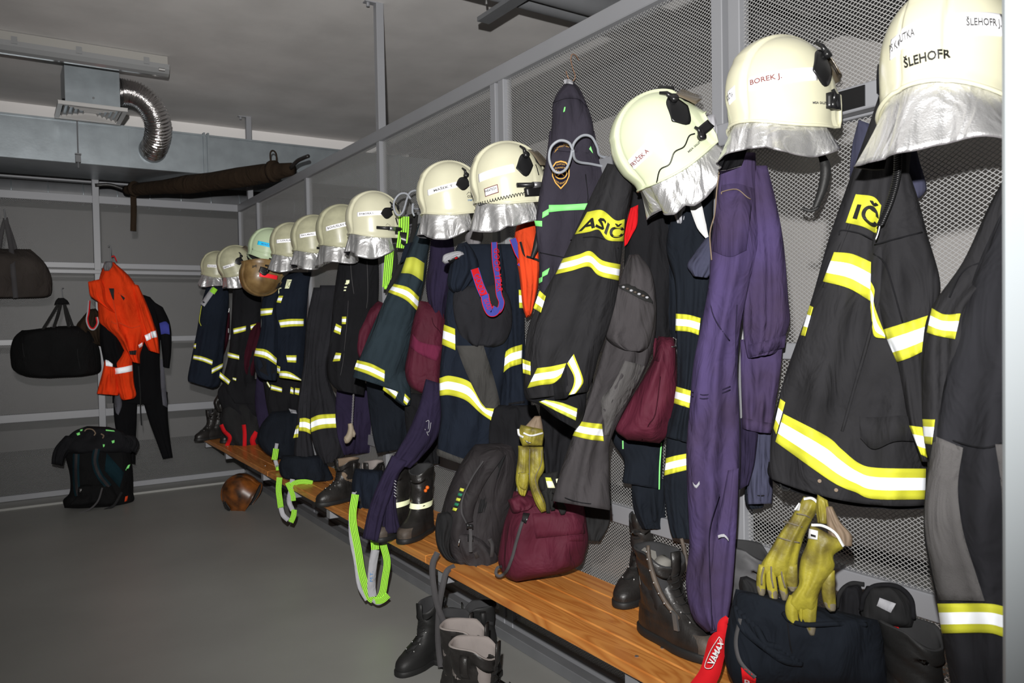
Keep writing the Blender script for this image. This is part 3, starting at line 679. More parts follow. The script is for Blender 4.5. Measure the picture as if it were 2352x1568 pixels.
    def visor(s, m='smoke', sc=1.07, z0=.035, z1=.105, w=.9):
        V = []; Fc = []; n = 18; r = 6
        for side in (0, 1):
            for i in range(r+1):
                for j in range(n+1):
                    th = -w+2*w*j/n; z = z0+(z1-z0)*i/r; p = shell_pt(th, z)*(sc-side*.018)+np.array([.02*(1-i/r), 0, .006]); V.append(s.w(p))
        nb = (r+1)*(n+1)
        for i in range(r):
            for c in range(n): k = i*(n+1)+c; Fc += [(k, k+1, k+n+2, k+n+1), (nb+k, nb+k+n+1, nb+k+n+2, nb+k+1)]
        for c in range(n): Fc.append((c, nb+c, nb+c+1, c+1)); k = r*(n+1)+c; Fc.append((k, k+1, nb+k+1, nb+k))
        for i in range(r): k = i*(n+1); Fc.append((k, k+n+1, nb+k+n+1, nb+k)); k += n; Fc.append((k, nb+k, nb+k+n+1, k+n+1))
        mk('visor', V, Fc, M[m], s.t)
    def box(s, name, a, z, da, dz, h, m='plast'): s.quad(name, [(a, z+dz), (a+da, z+dz)], [(a, z), (a+da, z)], M[m], h, 6, 4, h)
    def logo(s, a=.045, z=-.055, k=1.0, txt='GALLET', box='MSA'):
        s.text(box, a, z, a+.018*k, z+.001, .006*k, 'inkg', True); s.text(txt, a+.021*k, z+.001, a+.045*k, z+.002, .006*k, 'inkg')
    def cgf(s, a=.04, z=-.055, k=1.0):
        s.text('CGF', a, z, a+.030*k, z+.001, .011*k, 'ink', True)
        s.quad('printed_mark', [(a, z+.016*k), (a+.012*k, z+.028*k)], [(a, z+.0145*k), (a+.013*k, z+.026*k)], M['ink'], .001, 4, 1, .0005); s.quad('printed_mark', [(a+.012*k, z+.028*k), (a+.034*k, z+.016*k)], [(a+.013*k, z+.026*k), (a+.034*k, z+.0145*k)], M['ink'], .001, 4, 1, .0005)
    def strapdown(s, pts, w, m='blackweb'):
        pl = Pl(s.c+np.array([.02, 0, 0])); strap('chin_strap', pl, pts, w, M[m], s.t)

HX = 1.745
def fix(px, py): return px, py
# nearest, seen from behind
h = Helmet('h', 'cream fire helmet seen from behind, nearest the door post, highest at the right', 2182, 112, 1.70, roll=-4, yaw=9, scale=1.06, shell='cream')
h.label(-.285, -.215, -.008, .040, 'PS KOŠUTKA', .012, 'label', 'inkg', .08, .97); h.label(-.165, -.06, .004, .043, 'ŠLEHOFR J.', .004, 'label', 'inkg', .3, .92)
h.text('ŠLEHOFR', -.240, -.040, -.158, -.036, .021, 'ink', True, .0045)
h.curtain(-.43, .015, .135, .42, 5, wob=.010); h.plate(.0, .01, 1.1); h.knob(.05, -.035, 1.6); h.box('side_clip', -.425, -.03, .02, .06, .012)
MB().tube([h.S(-.44, .03, .015), h.S(-.445, -.02, .02), h.S(-.45, -.09, .015)], .007, 8).build('visor_bracket', M['plastg'], h.t, True)
# second
h = Helmet('h', 'overexposed cream fire helmet above the purple coverall', 1790, 195, 1.75, roll=3, yaw=-14, scale=.97, shell='cream')
h.label(-.225, -.195, -.02, .036, 'KOŠUTKA', .008, 'label', 'inkg', .05, .95); h.label(-.165, .02, .0, .034, 'BOREK J.', .012, 'label', 'inkr', .08, .50)
h.plate(.045, .025, 1.25, 1); h.knob(.082, .085, 1.0); h.box('side_clip', .050, -.058, .045, .04, .014); h.knob(.065, -.048, 1.1); h.logo(.0, -.05); h.curtain(-.40, .06, .095, .42, 2, split=.62); h.visor(sc=1.05)
pl = Pl(h.c+np.array([.05, 0, 0])); strap('chin_strap', pl, [(1876, 296), (1886, 320), (1884, 350)], 9, M['blackweb'], h.t); strap('chin_strap', pl, [(1884, 350), (1896, 385), (1890, 430), (1872, 478)], [14, 26, 22, 14], M['rubber'], h.t, thick=.012); strap('chin_strap', pl, [(1842, 478), (1862, 484), (1880, 476)], 8, M['rubber'], h.t, thick=.01)
# third, tilted
h = Helmet('h', 'tilted pale green-white fire helmet with nose pointing up, over the black jacket', 1503, 308, 1.72, roll=38, yaw=-26, scale=.98, shell='mintl')
h.label(-.165, -.08, -.012, .034, 'FRYČEK A', .008, 'label', 'inkr', .12, .98); h.plate(.055, .02, 1.25, 1); h.knob(.075, .078, 1.1); h.box('side_clip', .066, -.062, .045, .030, .014); h.knob(.058, -.060, 1.0); h.logo(.0, -.074, 1.1)
MB().tube([h.S(a, z, .004) for a, z in ((-.12, -.085), (-.09, -.06), (-.06, -.064), (-.03, -.045), (.0, -.05), (.03, -.035), (.05, -.04))], .0022, 6, smooth=5).build('cable', M['plast'], h.t, True)
h.curtain(-.33, .10, .115, .30, 7, split=.55); h.visor(z0=.02, z1=.08); MB().tube([h.w((.10, .0, .135)), h.w((.135, 0, .105))], .014, 10).build('visor_stop', M['plast'], h.t, True)
pl = Pl(h.c+np.array([.06, 0, 0])); strap('chin_strap', pl, [(1585, 425), (1600, 480), (1612, 520), (1624, 545)], [26, 28, 22, 8], M['white'], h.t)
# fourth with torch and coiled wire
h = Helmet('h', 'cream fire helmet with a black torch and a coiled wire, above the lanyard', 1163, 398, 1.74, roll=7, yaw=-20, scale=.99, shell='cream')
h.label(-.145, .005, .0, .032, 'SVOBODA', .018, 'label', 'label', .15, .7); h.quad('sticker', [(-.125, -.030), (-.065, -.022)], [(-.125, -.062), (-.065, -.055)], M['inkr'], .0008); h.quad('sticker', [(-.122, -.033), (-.068, -.0255)], [(-.122, -.059), (-.068, -.052)], M['label'], .0016); h.text('PARATECH', -.119, -.047, -.071, -.041, .010, 'ink', True)
h.plate(.045, .02, 1.15, 1); h.knob(.062, .078, 1.1); h.torch(.0, .15, -.042, .011); h.box('side_clip', .03, -.085, .085, .034, .018); h.quad('air_slot', [(.105, .045), (.110, .045)], [(.105, .0), (.110, .0)], M['ink'], .001); h.curtain(-.36, .07, .12, .30, 11, split=.72); h.visor(z0=.03, z1=.095)
P = []
for i in range(150):
    u = i/149; a = -.155+.19*u; P.append(h.S(a, -.086+.014*u+.006*math.cos(i*.75), .006+.005*math.sin(i*.75)))
MB().tube(P, .0015, 5).build('coiled_wire', M['plast'], h.t, True)
pl = Pl(h.c+np.array([.10, 0, 0])); strap('chin_strap', pl, [(1232, 470), (1240, 520), (1233, 560), (1222, 592)], [10, 18, 16, 8], M['rubber'], h.t, thick=.008)
# fifth
h = Helmet('h', 'cream fire helmet with a black side plate, between the empty hook and the torch helmet', 1030, 432, 1.75, roll=8, yaw=-14, scale=.97, shell='cream')
h.label(-.13, .01, .0, .026, 'MAŠEK T', .018, 'label', 'inkg', .25, .85); h.plate(.035, .018, 1.0); h.knob(.058, .066); h.cgf(.045, -.035); h.text('Dräger', .046, -.052, .072, -.050, .009, 'inkb'); h.curtain(-.36, .05, .12, .30, 3); h.quad('air_slot', [(.100, -.01), (.106, -.01)], [(.100, -.05), (.106, -.05)], M['ink'], .001)
h.strapdown([(965, 490), (985, 492)], 10)
# sixth
h = Helmet('h', 'cream fire helmet marked 1 with a torch, left of the neon braces', 858, 492, 1.75, roll=2, yaw=-4, scale=1.0, shell='cream')
h.label(-.125, .01, .01, .024, 'ŠTIBORA I.', .006, 'label', 'inkg', .1, .65); h.plate(.03, .012, 1.0); h.knob(.062, .050); h.cgf(.02, -.055, .9); h.text('1', .088, -.035, .096, -.033, .040, 'ink', True); h.torch(-.03, .12, -.058); h.curtain(-.33, .06, .125, .28, 4); h.box('side_clip', .08, -.088, .04, .018, .02)
h.strapdown([(884, 545), (888, 590)], 8)
# seventh, eighth, ninth
h = Helmet('h', 'cream fire helmet half behind the helmet marked 1', 784, 518, 1.75, roll=6, yaw=-2, scale=1.0, shell='creamd'); h.label(-.13, .01, .0, .026, 'BOHUSLAV P.', .022, 'label', 'inkg', .1, .9); h.plate(.03, .02, 1.0); h.curtain(-.36, .04, .12, .3, 6)
h = Helmet('h', 'cream fire helmet with a torch, second of the three touching helmets', 721, 537, 1.75, roll=3, yaw=0, scale=.98, shell='creamd'); h.label(-.13, .01, .0, .026, 'ŠKUBAL J.', .016, 'label', 'inkg', .1, .8); h.plate(.03, .014, 1.0); h.cgf(.03, -.05, .8); h.torch(-.03, .10, -.075); h.curtain(-.34, .05, .12, .28, 8)
h = Helmet('h', 'scuffed cream fire helmet right of the mint helmet with the blue strip', 668, 550, 1.75, roll=2, yaw=0, scale=.95, shell='creamd'); h.label(-.14, .02, .0, .026, '-- LOULA J.', .006, 'label', 'inkg', .1, .75); h.plate(.04, .01, .9); h.curtain(-.33, .05, .13, .32, 9)
# mint one and the brown upside-down one
h = Helmet('h', 'mint green fire helmet with a bright blue strip', 620, 562, 1.70, roll=-12, yaw=0, scale=.98, shell='mint'); h.label(-.115, .035, .0, .030, 'MORÁVEK M.', -.008, 'labelc', 'inkb', .2, .8); h.quad('lower_ridge', [(-.15, -.032), (-.05, -.045), (.06, -.030)], [(-.15, -.044), (-.05, -.057), (.06, -.042)], M['mint'], .006, 16, 3, .007); h.box('side_clip', .05, -.07, .05, .07, .02); h.knob(.03, -.075, 1.2)
h.torch(-.02, .10, -.095, .008)
h = Helmet('h', 'smoke-browned helmet hanging upside down with a red strip', 598, 641, 1.60, roll=-8, yaw=4, scale=.98, shell='brown', up=-1); h.label(.09, -.045, .0, .030, '', 0, 'labelr'); h.plate(-.02, .0, -1.0); h.knob(.0, -.02, -1.2); h.text('3', .040, -.058, .060, -.058, .035, 'ink', True); h.text('Bag', -.10, -.052, -.07, -.055, .024, 'ink', True); h.torch(-.02, .10, -.06, .008)
# farthest two
h = Helmet('h', 'farthest cream fire helmet, left end of the row', 500, 606, 1.66, roll=-3, yaw=-8, scale=.93, shell='creamd'); h.label(-.10, .02, -.01, .026, 'BORSKÝ', 0, 'label', 'inkg', .1, .8); h.curtain(-.34, .04, .12, .30, 12)
h = Helmet('h', 'cream fire helmet marked 1 tipped nose up, second from the far end', 538, 597, 1.66, roll=20, yaw=0, scale=.97, shell='creamd'); h.label(-.14, -.04, -.01, .024, 'HEIN T.', .0, 'label', 'inkg', .1, .8); h.plate(.0, .0, 1.0); h.knob(.03, .045); h.text('1', .078, .0, .088, .0, .035, 'ink', True); h.cgf(.035, -.055, 1.0); h.curtain(-.33, .06, .11, .25, 13); h.visor()
h = Helmet('h', 'burnt brown fire helmet lying under the far end of the bench', on(548, 1128, 2, .14), 0, 0, roll=-55, yaw=150, scale=1.02, shell='brownd'); h.visor('plast', 1.04, -.01, .06)

for c, lab in HOOKS:
    lab2 = 'grey wire hook on the rail holding the '+' '.join(lab.replace(',', '').split()[:7])
    if c[1] > 7.6 or 'second of the three' in lab or 'scuffed' in lab: lab2 = 'grey wire hook on the rail holding the '+{0: 'farthest helmet at the left end', 1: 'helmet tipped nose up', 2: 'second of the touching helmets', 3: 'scuffed helmet'}[0 if 'farthest' in lab else 1 if 'tipped' in lab else 2 if 'second of' in lab else 3]
    t = thing('coat_hook', lab2, 'hook', c, 'grey double wire hooks on the rail')
    y, z = c[1], c[2]
    for s_ in (-1, 1): MB().tube([(1.958, y+s_*.02, 2.09), (1.90, y+s_*.03, 2.10), (c[0]+.05, y+s_*.045, z+.0), (c[0], y+s_*.045, z+.05), (c[0]-.05, y+s_*.03, z+.03), (c[0]-.05, y+s_*.012, z-.02)], .0052, 8, smooth=4).build('wire_prong', M['hook'], t, True)
    MB().box((1.949, y-.03, 2.07), (1.956, y+.03, 2.11)).build('foot_plate', M['hook'], t)
# ------------------------------------------------------------------ hanging clothes and bags (traced sections given depth, folds and hems)
class G:
    def __init__(s, name, label, cat, px, py, X=None, Y=None, group=None, n=None):
        s.pl = hy(px, py, Y) if Y is not None else hx(px, py, X, n)
        s.t = thing(name, label, cat, s.pl.o, group)
    def loft(s, name, m, secs, **k):
        return Loft(name, M[m] if isinstance(m, str) else m, s.pl, secs, parent=s.t, **k)
def zz(ox, oy, sc):
    return lambda *l: [(ox+a/sc, oy+b/sc) for a, b in l]
ZA = zz(1600, 0, 2.613); ZB = zz(1700, 500, 2.4126); ZC_ = zz(1550, 1050, 2.933); ZD = zz(900, 1150, 2.94)
Z2 = zz(0, 523, 2.316); Z3 = zz(400, 480, 3.015); Z4 = zz(784, 250, 2.852); Z5 = zz(784, 750, 2.413); Z6 = zz(1184, 100, 2.613); Z7 = zz(1184, 650, 2.613)
Z8 = zz(560, 640, 3.4075); ZE = zz(400, 880, 3.015); Z9 = zz(1000, 1000, 3.92)
def seam(L, pts, parent, m='deep', r=.0018, off=.003, name='seam'): return ptube(name, L, [(a, b, off) for a, b in pts], r, M[m], parent, 5, 4)

# --- nearest jacket with the yellow back print
g = G('firefighter_jacket', 'charcoal turnout jacket with yellow stripes hanging below the nearest helmet', 'jacket', 2040, 400, 1.83)
b = g.loft('body', 'jblack', [(2020, 215, 2080, 215), (1988, 310, 2095, 310), (1944, 432, 2088, 420), (1903, 550, 2100, 560), (1860, 700, 2115, 700), (1804, 860, 2128, 850), (1775, 977, 2132, 965), (1768, 1060, 2130, 1085, 1, 12), (1772, 1100, 2128, 1160, 1, 22)], depth=.085, fold=.014, freq=6, seed=3, hem=18, cols=34)
b2 = g.loft('inner_lining', 'deep', [(1765, 1060, 2128, 1100), (1764, 1090, 2128, 1150, 1, 18), (1790, 1118, 2128, 1168, 1, 18)], depth=.05, fold=.008, off=-.03)
sl = g.loft('sleeve', 'jblack', [(2035, 400, 2088, 395), (2020, 470, 2110, 460), (2002, 562, 2131, 541), (2005, 665, 2160, 650), (2030, 757, 2148, 735), (2060, 831, 2142, 815), (2088, 976, 2140, 960), (2116, 1060, 2145, 1060)], depth=.055, fold=.008, freq=5, seed=8, off=.075, cols=22)
patch('back_print', b, ZA((955, 1165), (1060, 1180), (1108, 1232)), ZA((895, 1335), (1000, 1360), (1078, 1402)), [M['ty']], g.t, off=.005)
text_patch('IČ', b, ZA((975, 1195), (1060, 1205), (1108, 1245)), ZA((935, 1310), (1010, 1330), (1078, 1385)), M['ink'], g.t, .011, True)
tape(b, ZB((520, 190), (620, 200), (725, 245)), ZB((458, 352), (600, 390), (720, 460)), g.t)
tape(b, ZB((385, 485), (405, 495)), ZB((335, 650), (360, 655)), g.t, n=6)
tape(b, ZB((222, 1002), (250, 1022)), ZB((184, 1165), (200, 1200)), g.t, n=6)
tape(b, ZB((240, 1085), (480, 1210), (560, 1280), (660, 1360), (760, 1385), (1030, 1390)), ZB((195, 1240), (460, 1430), (560, 1490), (640, 1520), (740, 1558), (1025, 1560)), g.t, n=50)
patch('reflective_stripe', b, ZB((722, 350), (745, 400), (742, 480), (800, 640)), ZB((722, 500), (730, 570), (742, 655), (805, 668)), [M['ty'], M['tw'], M['ty']], g.t, [.3, .4, .3], .012)
tape(sl, ZB((790, 620), (920, 580), (1050, 538)), ZB((868, 800), (940, 775), (1012, 740)), g.t)
tape(sl, ZB((935, 1150), (1010, 1160)), ZB((1000, 1310), (1040, 1330)), g.t, n=8)
patch('pocket_flap', b, ZB((660, 1100), (760, 1105), (905, 1095), (960, 1120)), ZB((665, 1220), (740, 1282), (860, 1238), (1000, 1240)), [M['jblack']], g.t, off=.016, thick=.014)
seam(b, ZB((548, 95), (560, 68), (660, 85), (745, 125)), g.t); seam(sl, ZB((740, 200), (800, 250), (850, 400), (900, 580)), g.t); seam(sl, ZB((745, 150), (850, 120), (1010, 80)), g.t)
for p in ZB((440, 1458), (532, 1508)): MB().tube([b.pt(*p, .000), b.pt(*p, .006)], .0045, 10).build('snap_button', M['tan'], g.t)
ptube('hanging_loop', g.pl, ZB((222, 1470), (235, 1505), (262, 1510), (285, 1490)), .0025, M['blackweb'], g.t)
for q, w in ((((1975, 455), (1925, 580), (1893, 660)), 0), (((2060, 480), (2015, 700), (1960, 900), (1935, 990)), 0)): seam(b, q, g.t, 'jblack', .004, -.001, 'fold_ridge')
g = G('dark_overshirt', 'dark blue work shirt hanging behind the nearest turnout jacket', 'shirt', 2040, 350, 1.93)
g.loft('body', 'jean', [(1972, 275, 2100, 320), (1957, 335, 2112, 370), (1952, 390, 2128, 425), (1955, 420, 2122, 445), (1990, 440, 2105, 460)], depth=.03, fold=.006, seed=2)
cc = thing('coiled_cord', 'black coiled radio cord hanging over the nearest turnout jacket', 'cord', on(2045, 420, 0, 1.70)); pl = hx(2045, 420, 1.70); P = []
for i in range(560):
    u = i/559; c = poly([(2063, 330), (2060, 400), (2045, 460), (2021, 517)], np.array([u]))[0]; t = i*.42; p = pl.at(*c); P.append(p+np.array([-.006*math.sin(t)*pl.n[1], .0065*math.cos(t)*.9, .003*math.sin(t*1.0)])*1.3)
MB().tube(P, .0021, 5).build('coil', M['plast'], cc, True); ptube('wire_end', pl, [(2021, 517), (2017, 535), (2011, 551)], .002, M['bolt'], cc)

# --- near trousers at the right edge
g = G('firefighter_trousers', 'charcoal turnout trousers with grey knee panels against the door post', 'trousers', 2250, 700, 1.62)
a = g.loft('rear_leg', 'jblack', [(2320, 385, 2400, 385), (2270, 475, 2420, 480), (2212, 600, 2420, 600), (2139, 707, 2300, 705), (2119, 790, 2300, 790), (2117, 915, 2290, 915), (2121, 1000, 2270, 1000), (2135, 1060, 2250, 1060)], depth=.06, fold=.010, seed=5, off=-.03)
f = g.loft('front_leg', 'black', [(2300, 480, 2480, 480), (2240, 620, 2480, 610), (2206, 720, 2480, 700), (2189, 790, 2470, 790), (2156, 935, 2460, 935), (2135, 1039, 2450, 1040), (2121, 1203, 2440, 1200), (2136, 1306, 2440, 1306), (2153, 1388, 2440, 1400), (2168, 1480, 2430, 1490), (2192, 1620, 2420, 1620), (2200, 1700, 2420, 1700)], depth=.085, fold=.013, freq=5, seed=11, cols=30)
tape(a, ZB((1062, 500), (1130, 535), (1222, 530)), ZB((1033, 635), (1100, 655), (1190, 672)), g.t); tape(a, ZB((1010, 1115), (1080, 1118)), ZB((1020, 1250), (1062, 1256)), g.t, n=8)
tape(f, ZC_((1768, 985), (2110, 985), (2258, 1010), (2560, 1030)), ZC_((1798, 1185), (2110, 1182), (2250, 1215), (2560, 1230)), g.t, n=30)
patch('knee_panel', f, [(2145, 1000), (2130, 1100), (2124, 1203), (2140, 1306), (2156, 1378)], [(2212, 1028), (2200, 1120), (2212, 1220), (2238, 1306), (2262, 1380)], [M['knee']], g.t, off=.008, sub=4, n=24)
patch('knee_panel', f, [(2286, 1020), (2300, 1120), (2305, 1250), (2318, 1370)], [(2400, 1020), (2400, 1120), (2400, 1250), (2400, 1370)], [M['knee']], g.t, off=.008, sub=4, n=24)
seam(f, [(2145, 994), (2200, 1015), (2260, 1028), (2310, 1015)], g.t); seam(a, ZB((1350, 240), (1230, 300), (1160, 440)), g.t)

# --- purple coverall and companions
g = G('coverall', 'faded purple cotton coverall hanging folded under the overexposed helmet', 'coverall', 1700, 560, 1.80)
bk = g.loft('folded_upper', 'purple', [(1700, 380, 1762, 380), (1705, 480, 1784, 470), (1710, 600, 1800, 560), (1706, 700, 1810, 680), (1708, 770, 1813, 745), (1716, 818, 1785, 806), (1722, 822, 1770, 812)], depth=.045, fold=.008, seed=4, off=-.02, hem=0)
b3 = g.loft('lower_panel', 'purple', [(1700, 780, 1800, 770), (1702, 880, 1792, 860), (1704, 940, 1780, 935), (1705, 982, 1771, 994)], depth=.025, fold=.006, seed=5, off=-.04, hem=8)
b4 = g.loft('inner_leg', 'purp2', [(1700, 960, 1745, 960), (1700, 1050, 1734, 1060), (1697, 1125, 1720, 1112)], depth=.02, fold=.004, seed=5, off=-.05)
f = g.loft('leg', 'purple', [(1655, 350, 1735, 350), (1648, 440, 1740, 432), (1633, 560, 1745, 560), (1628, 650, 1722, 650), (1612, 740, 1702, 750), (1593, 834, 1694, 840), (1582, 956, 1697, 960), (1576, 1040, 1697, 1040), (1579, 1140, 1696, 1140), (1583, 1250, 1690, 1240), (1575, 1340, 1684, 1340), (1590, 1415, 1676, 1405), (1622, 1452, 1664, 1440)], depth=.06, fold=.012, freq=4.5, seed=15, cols=26, hem=10)
f2 = g.loft('lower_leg_fold', 'purple', [(1672, 1080, 1697, 1075), (1652, 1180, 1694, 1170), (1625, 1290, 1687, 1290), (1615, 1380, 1680, 1370), (1632, 1455, 1668, 1440)], depth=.02, fold=.003, seed=2, off=.055)
patch('hem', bk, [(1718, 792), (1760, 782), (1806, 770)], [(1722, 820), (1762, 808), (1802, 798)], [M['purple']], g.t, off=.005); patch('hem', b3, [(1704, 958), (1740, 966), (1774, 972)], [(1705, 984), (1740, 992), (1770, 995)], [M['purple']], g.t, off=.005)
patch('pocket', f, ZA((150, 1110), (240, 1100), (345, 1130)), ZA((95, 1505), (200, 1540), (300, 1500)), [M['purple']], g.t, off=.006, bulge=.004)
seam(f, ZA((150, 1165), (155, 1150), (240, 1135), (300, 1180), (325, 1195)), g.t, 'tan', .0016, .012, 'zip'); seam(f, ZA((140, 1000), (120, 1150), (110, 1280), (80, 1400), (90, 1560)), g.t, 'tan', .0022, .004, 'zip')
seam(f, Z7((1160, 30), (1180, 170), (1230, 270), (1285, 345)), g.t, 'purp2'); seam(f, Z7((1060, 655), (1150, 670), (1290, 620)), g.t, 'purp2'); seam(f, Z7((1060, 680), (1150, 692), (1290, 640)), g.t, 'purp2')
seam(f, ZC_((300, 250), (235, 480), (232, 700), (240, 900), (250, 1150)), g.t, 'purp2', .0014, .052); seam(f, [(1693, 700), (1690, 800), (1697, 960), (1697, 1100)], g.t, 'purp2')
for q in (ZC_((120, 165), (140, 190), (165, 160)), ZC_((290, 525), (330, 515), (360, 545))): patch('paint_mark', f, q, [(a+1, b+7) for a, b in q], [M['greyl']], g.t, off=.054 if q[0][0] > 1600 else .003, n=5, thick=.001)
g = G('jeans_leg', 'grey-blue denim trouser leg showing below the purple coverall', 'trousers', 1745, 1060, 1.90)
f = g.loft('leg', 'jean', [(1735, 960, 1772, 960), (1722, 1060, 1774, 1060), (1716, 1120, 1775, 1120), (1718, 1158, 1773, 1156)], depth=.03, fold=.005, hem=8, seed=3); seam(f, [(1747, 980), (1746, 1060), (1747, 1150)], g.t, 'jean'); seam(f, [(1716, 1135), (1745, 1138), (1775, 1136)], g.t)
g.loft('rear_leg', 'navyd', [(1722, 1050, 1760, 1050), (1710, 1140, 1755, 1150), (1722, 1170, 1752, 1166)], depth=.03, fold=.004, off=-.05)
g = G('denim_sleeve', 'small blue denim cuff sticking out left of the purple coverall', 'shirt', 1610, 600, 1.86)
g.loft('cuff', 'jean', [(1625, 540, 1655, 545), (1596, 580, 1650, 590), (1578, 608, 1645, 615), (1592, 634, 1625, 638)], depth=.03, fold=.004, hem=6)

# --- navy trousers between maroon bag and coverall
g = G('firefighter_trousers', 'dark navy turnout trousers with three yellow stripes left of the coverall', 'trousers', 1585, 640, 1.92)
f = g.loft('leg', 'navyd', [(1560, 440, 1640, 430), (1530, 560, 1636, 560), (1550, 650, 1634, 650), (1553, 760, 1622, 760), (1555, 880, 1606, 880), (1540, 960, 1592, 960), (1529, 1003, 1592, 1020)], depth=.05, fold=.008, seed=4, hem=8, off=.02)
f2 = g.loft('other_leg', 'navyd', [(1534, 960, 1600, 960), (1528, 1050, 1598, 1050), (1524, 1120, 1596, 1120), (1535, 1200, 1596, 1210), (1545, 1235, 1600, 1240)], depth=.04, fold=.006, seed=6)
tape(f, Z7((962, 183), (1040, 190), (1112, 210)), Z7((960, 285), (1040, 292), (1100, 312)), g.t); tape(f, Z7((965, 620), (1052, 645)), Z7((950, 720), (1045, 750)), g.t, n=8); tape(f2, Z7((903, 1050), (960, 1035), (1040, 1020)), Z7((892, 1155), (950, 1140), (1040, 1118)), g.t)
g = G('work_shorts', 'black work shorts with thin neon green piping, low between bags and trousers', 'shorts', 1470, 1050, 1.95)
f = g.loft('leg', 'navyd', [(1396, 985, 1535, 985), (1410, 1020, 1524, 1020), (1433, 1060, 1522, 1070), (1429, 1108, 1518, 1124)], depth=.04, fold=.004, hem=8, seed=9)
strap('piping', f, Z7((876, 958), (866, 1100), (863, 1238)), 3.2, [M['tg']], g.t, off=.005); strap('piping', f, Z7((644, 945), (645, 995)), 3, [M['tg']], g.t, off=.005)
g.loft('inner_leg', 'navyd', [(1450, 1090, 1530, 1100), (1452, 1150, 1530, 1150), (1462, 1190, 1530, 1190), (1475, 1215, 1530, 1215)], depth=.03, fold=.006, off=-.02)

# --- tilted helmet's set: black coat, grey trousers, jacket
g = G('dark_coat', 'black coat hanging behind the grey turnout trousers under the tilted helmet', 'coat', 1500, 600, 1.90)
g.loft('body', 'deep', [(1455, 410, 1560, 420), (1440, 520, 1568, 520), (1432, 640, 1560, 640), (1440, 740, 1553, 740), (1470, 800, 1551, 790)], depth=.05, fold=.010, seed=7)
g.loft('lapel', 'navyd', [(1530, 470, 1600, 455), (1520, 560, 1600, 560), (1530, 680, 1590, 690), (1540, 780, 1560, 780)], depth=.03, fold=.006, off=.02)
g = G('grey_rag', 'crumpled light grey shirt tucked behind the tilted helmet', 'shirt', 1615, 320, 1.92)
g.loft('bundle', 'greyl', [(1612, 265, 1642, 262), (1600, 300, 1648, 300), (1596, 340, 1640, 345), (1592, 375, 1622, 370)], depth=.03, fold=.014, freq=14, cut=False); g.loft('sleeve', 'greyl', [(1545, 465, 1580, 470), (1548, 490, 1575, 495), (1555, 512, 1570, 515)], depth=.02, fold=.006)
g = G('red_cloth', 'bright red cloth corner showing below the silver neck curtain of the tilted helmet', 'cloth', 1448, 520, 1.80)
g.loft('cloth', 'redt', [(1448, 478, 1466, 470), (1434, 525, 1464, 515), (1433, 545, 1452, 540), (1434, 566, 1441, 560)], depth=.012, fold=.003)
g = G('firefighter_trousers', 'grey turnout trousers with a bulging side pocket under the tilted helmet', 'trousers', 1400, 700, 1.72)
f = g.loft('leg', 'gtro', [(1445, 585, 1468, 583), (1428, 630, 1500, 635), (1402, 740, 1508, 735), (1378, 830, 1490, 830), (1350, 920, 1446, 920), (1316, 1000, 1404, 1008), (1287, 1082, 1399, 1082), (1266, 1150, 1404, 1172)], depth=.07, fold=.011, freq=5, seed=12, cols=26, hem=10)
pk = g.loft('side_pocket', 'gtro', [(1416, 652, 1455, 650), (1404, 690, 1500, 698), (1396, 740, 1503, 735), (1392, 775, 1492, 790), (1420, 800, 1478, 806), (1448, 806, 1466, 808)], depth=.05, fold=.007, freq=5, off=.05, cut=False, seed=3)
patch('pocket_opening', pk, [(1420, 655), (1450, 653), (1485, 672), (1500, 692)], [(1424, 662), (1445, 672), (1475, 688), (1500, 696)], [M['dull']], g.t, off=.006)
for i in range(7): q = 1432+i*9; MB().ball(pk.pt(q, 659+i*4, .012), (.006, .006, .004)).build('pocket_content', M['worn'] if i % 2 else M['greyl'], g.t, True)
tape(f, Z7((385, 828), (450, 838), (520, 845)), Z7((342, 915), (440, 938), (530, 948)), g.t)
patch('knee_panel', f, [(1436, 828), (1404, 890), (1380, 918), (1388, 975), (1388, 1000)], [(1482, 840), (1450, 905), (1414, 958), (1403, 985), (1400, 1000)], [M['knee']], g.t, off=.008, sub=3)
seam(f, [(1268, 1132), (1335, 1154), (1404, 1158)], g.t); seam(f, Z7((480, 380), (460, 600), (430, 700)), g.t)
g = G('firefighter_jacket', 'grey-black turnout jacket printed in yellow, left of the tilted helmet', 'jacket', 1330, 500, 1.60)
b = g.loft('body', 'jblack', [(1395, 375, 1450, 385), (1362, 440, 1452, 440), (1330, 510, 1436, 520), (1290, 600, 1425, 610), (1245, 680, 1416, 690), (1214, 750, 1396, 760), (1205, 820, 1376, 815), (1205, 885, 1362, 868), (1215, 916, 1350, 900)], depth=.08, fold=.012, freq=5, seed=17, cols=30, hem=14)
b2 = g.loft('lining_hem', 'deep', [(1202, 870, 1350, 880), (1208, 915, 1345, 935), (1240, 930, 1335, 968), (1270, 955, 1322, 985)], depth=.045, fold=.008, seed=4, off=-.015)
patch('back_print', b, Z6((430, 1010), (520, 1000), (600, 1060), (656, 1053)), Z6((355, 1145), (440, 1130), (500, 1118), (550, 1178), (650, 1187)), [M['ty']], g.t, off=.005, n=30, sub=4)
text_patch('ASIČ', b, Z6((430, 1030), (520, 1020), (600, 1080), (656, 1075)), Z6((375, 1130), (440, 1115), (500, 1105), (560, 1160), (650, 1165)), M['ink'], g.t, .011, True)
tape(b, Z6((285, 1290), (380, 1265), (450, 1245), (520, 1300), (630, 1325)), Z6((240, 1385), (340, 1362), (440, 1338), (500, 1392), (620, 1422)), g.t, n=34)
tape(b, Z7((145, 45), (182, 78)), Z7((108, 150), (152, 177)), g.t, n=8); tape(b, Z7((42, 455), (90, 472)), Z7((45, 540), (90, 552)), g.t, n=8)
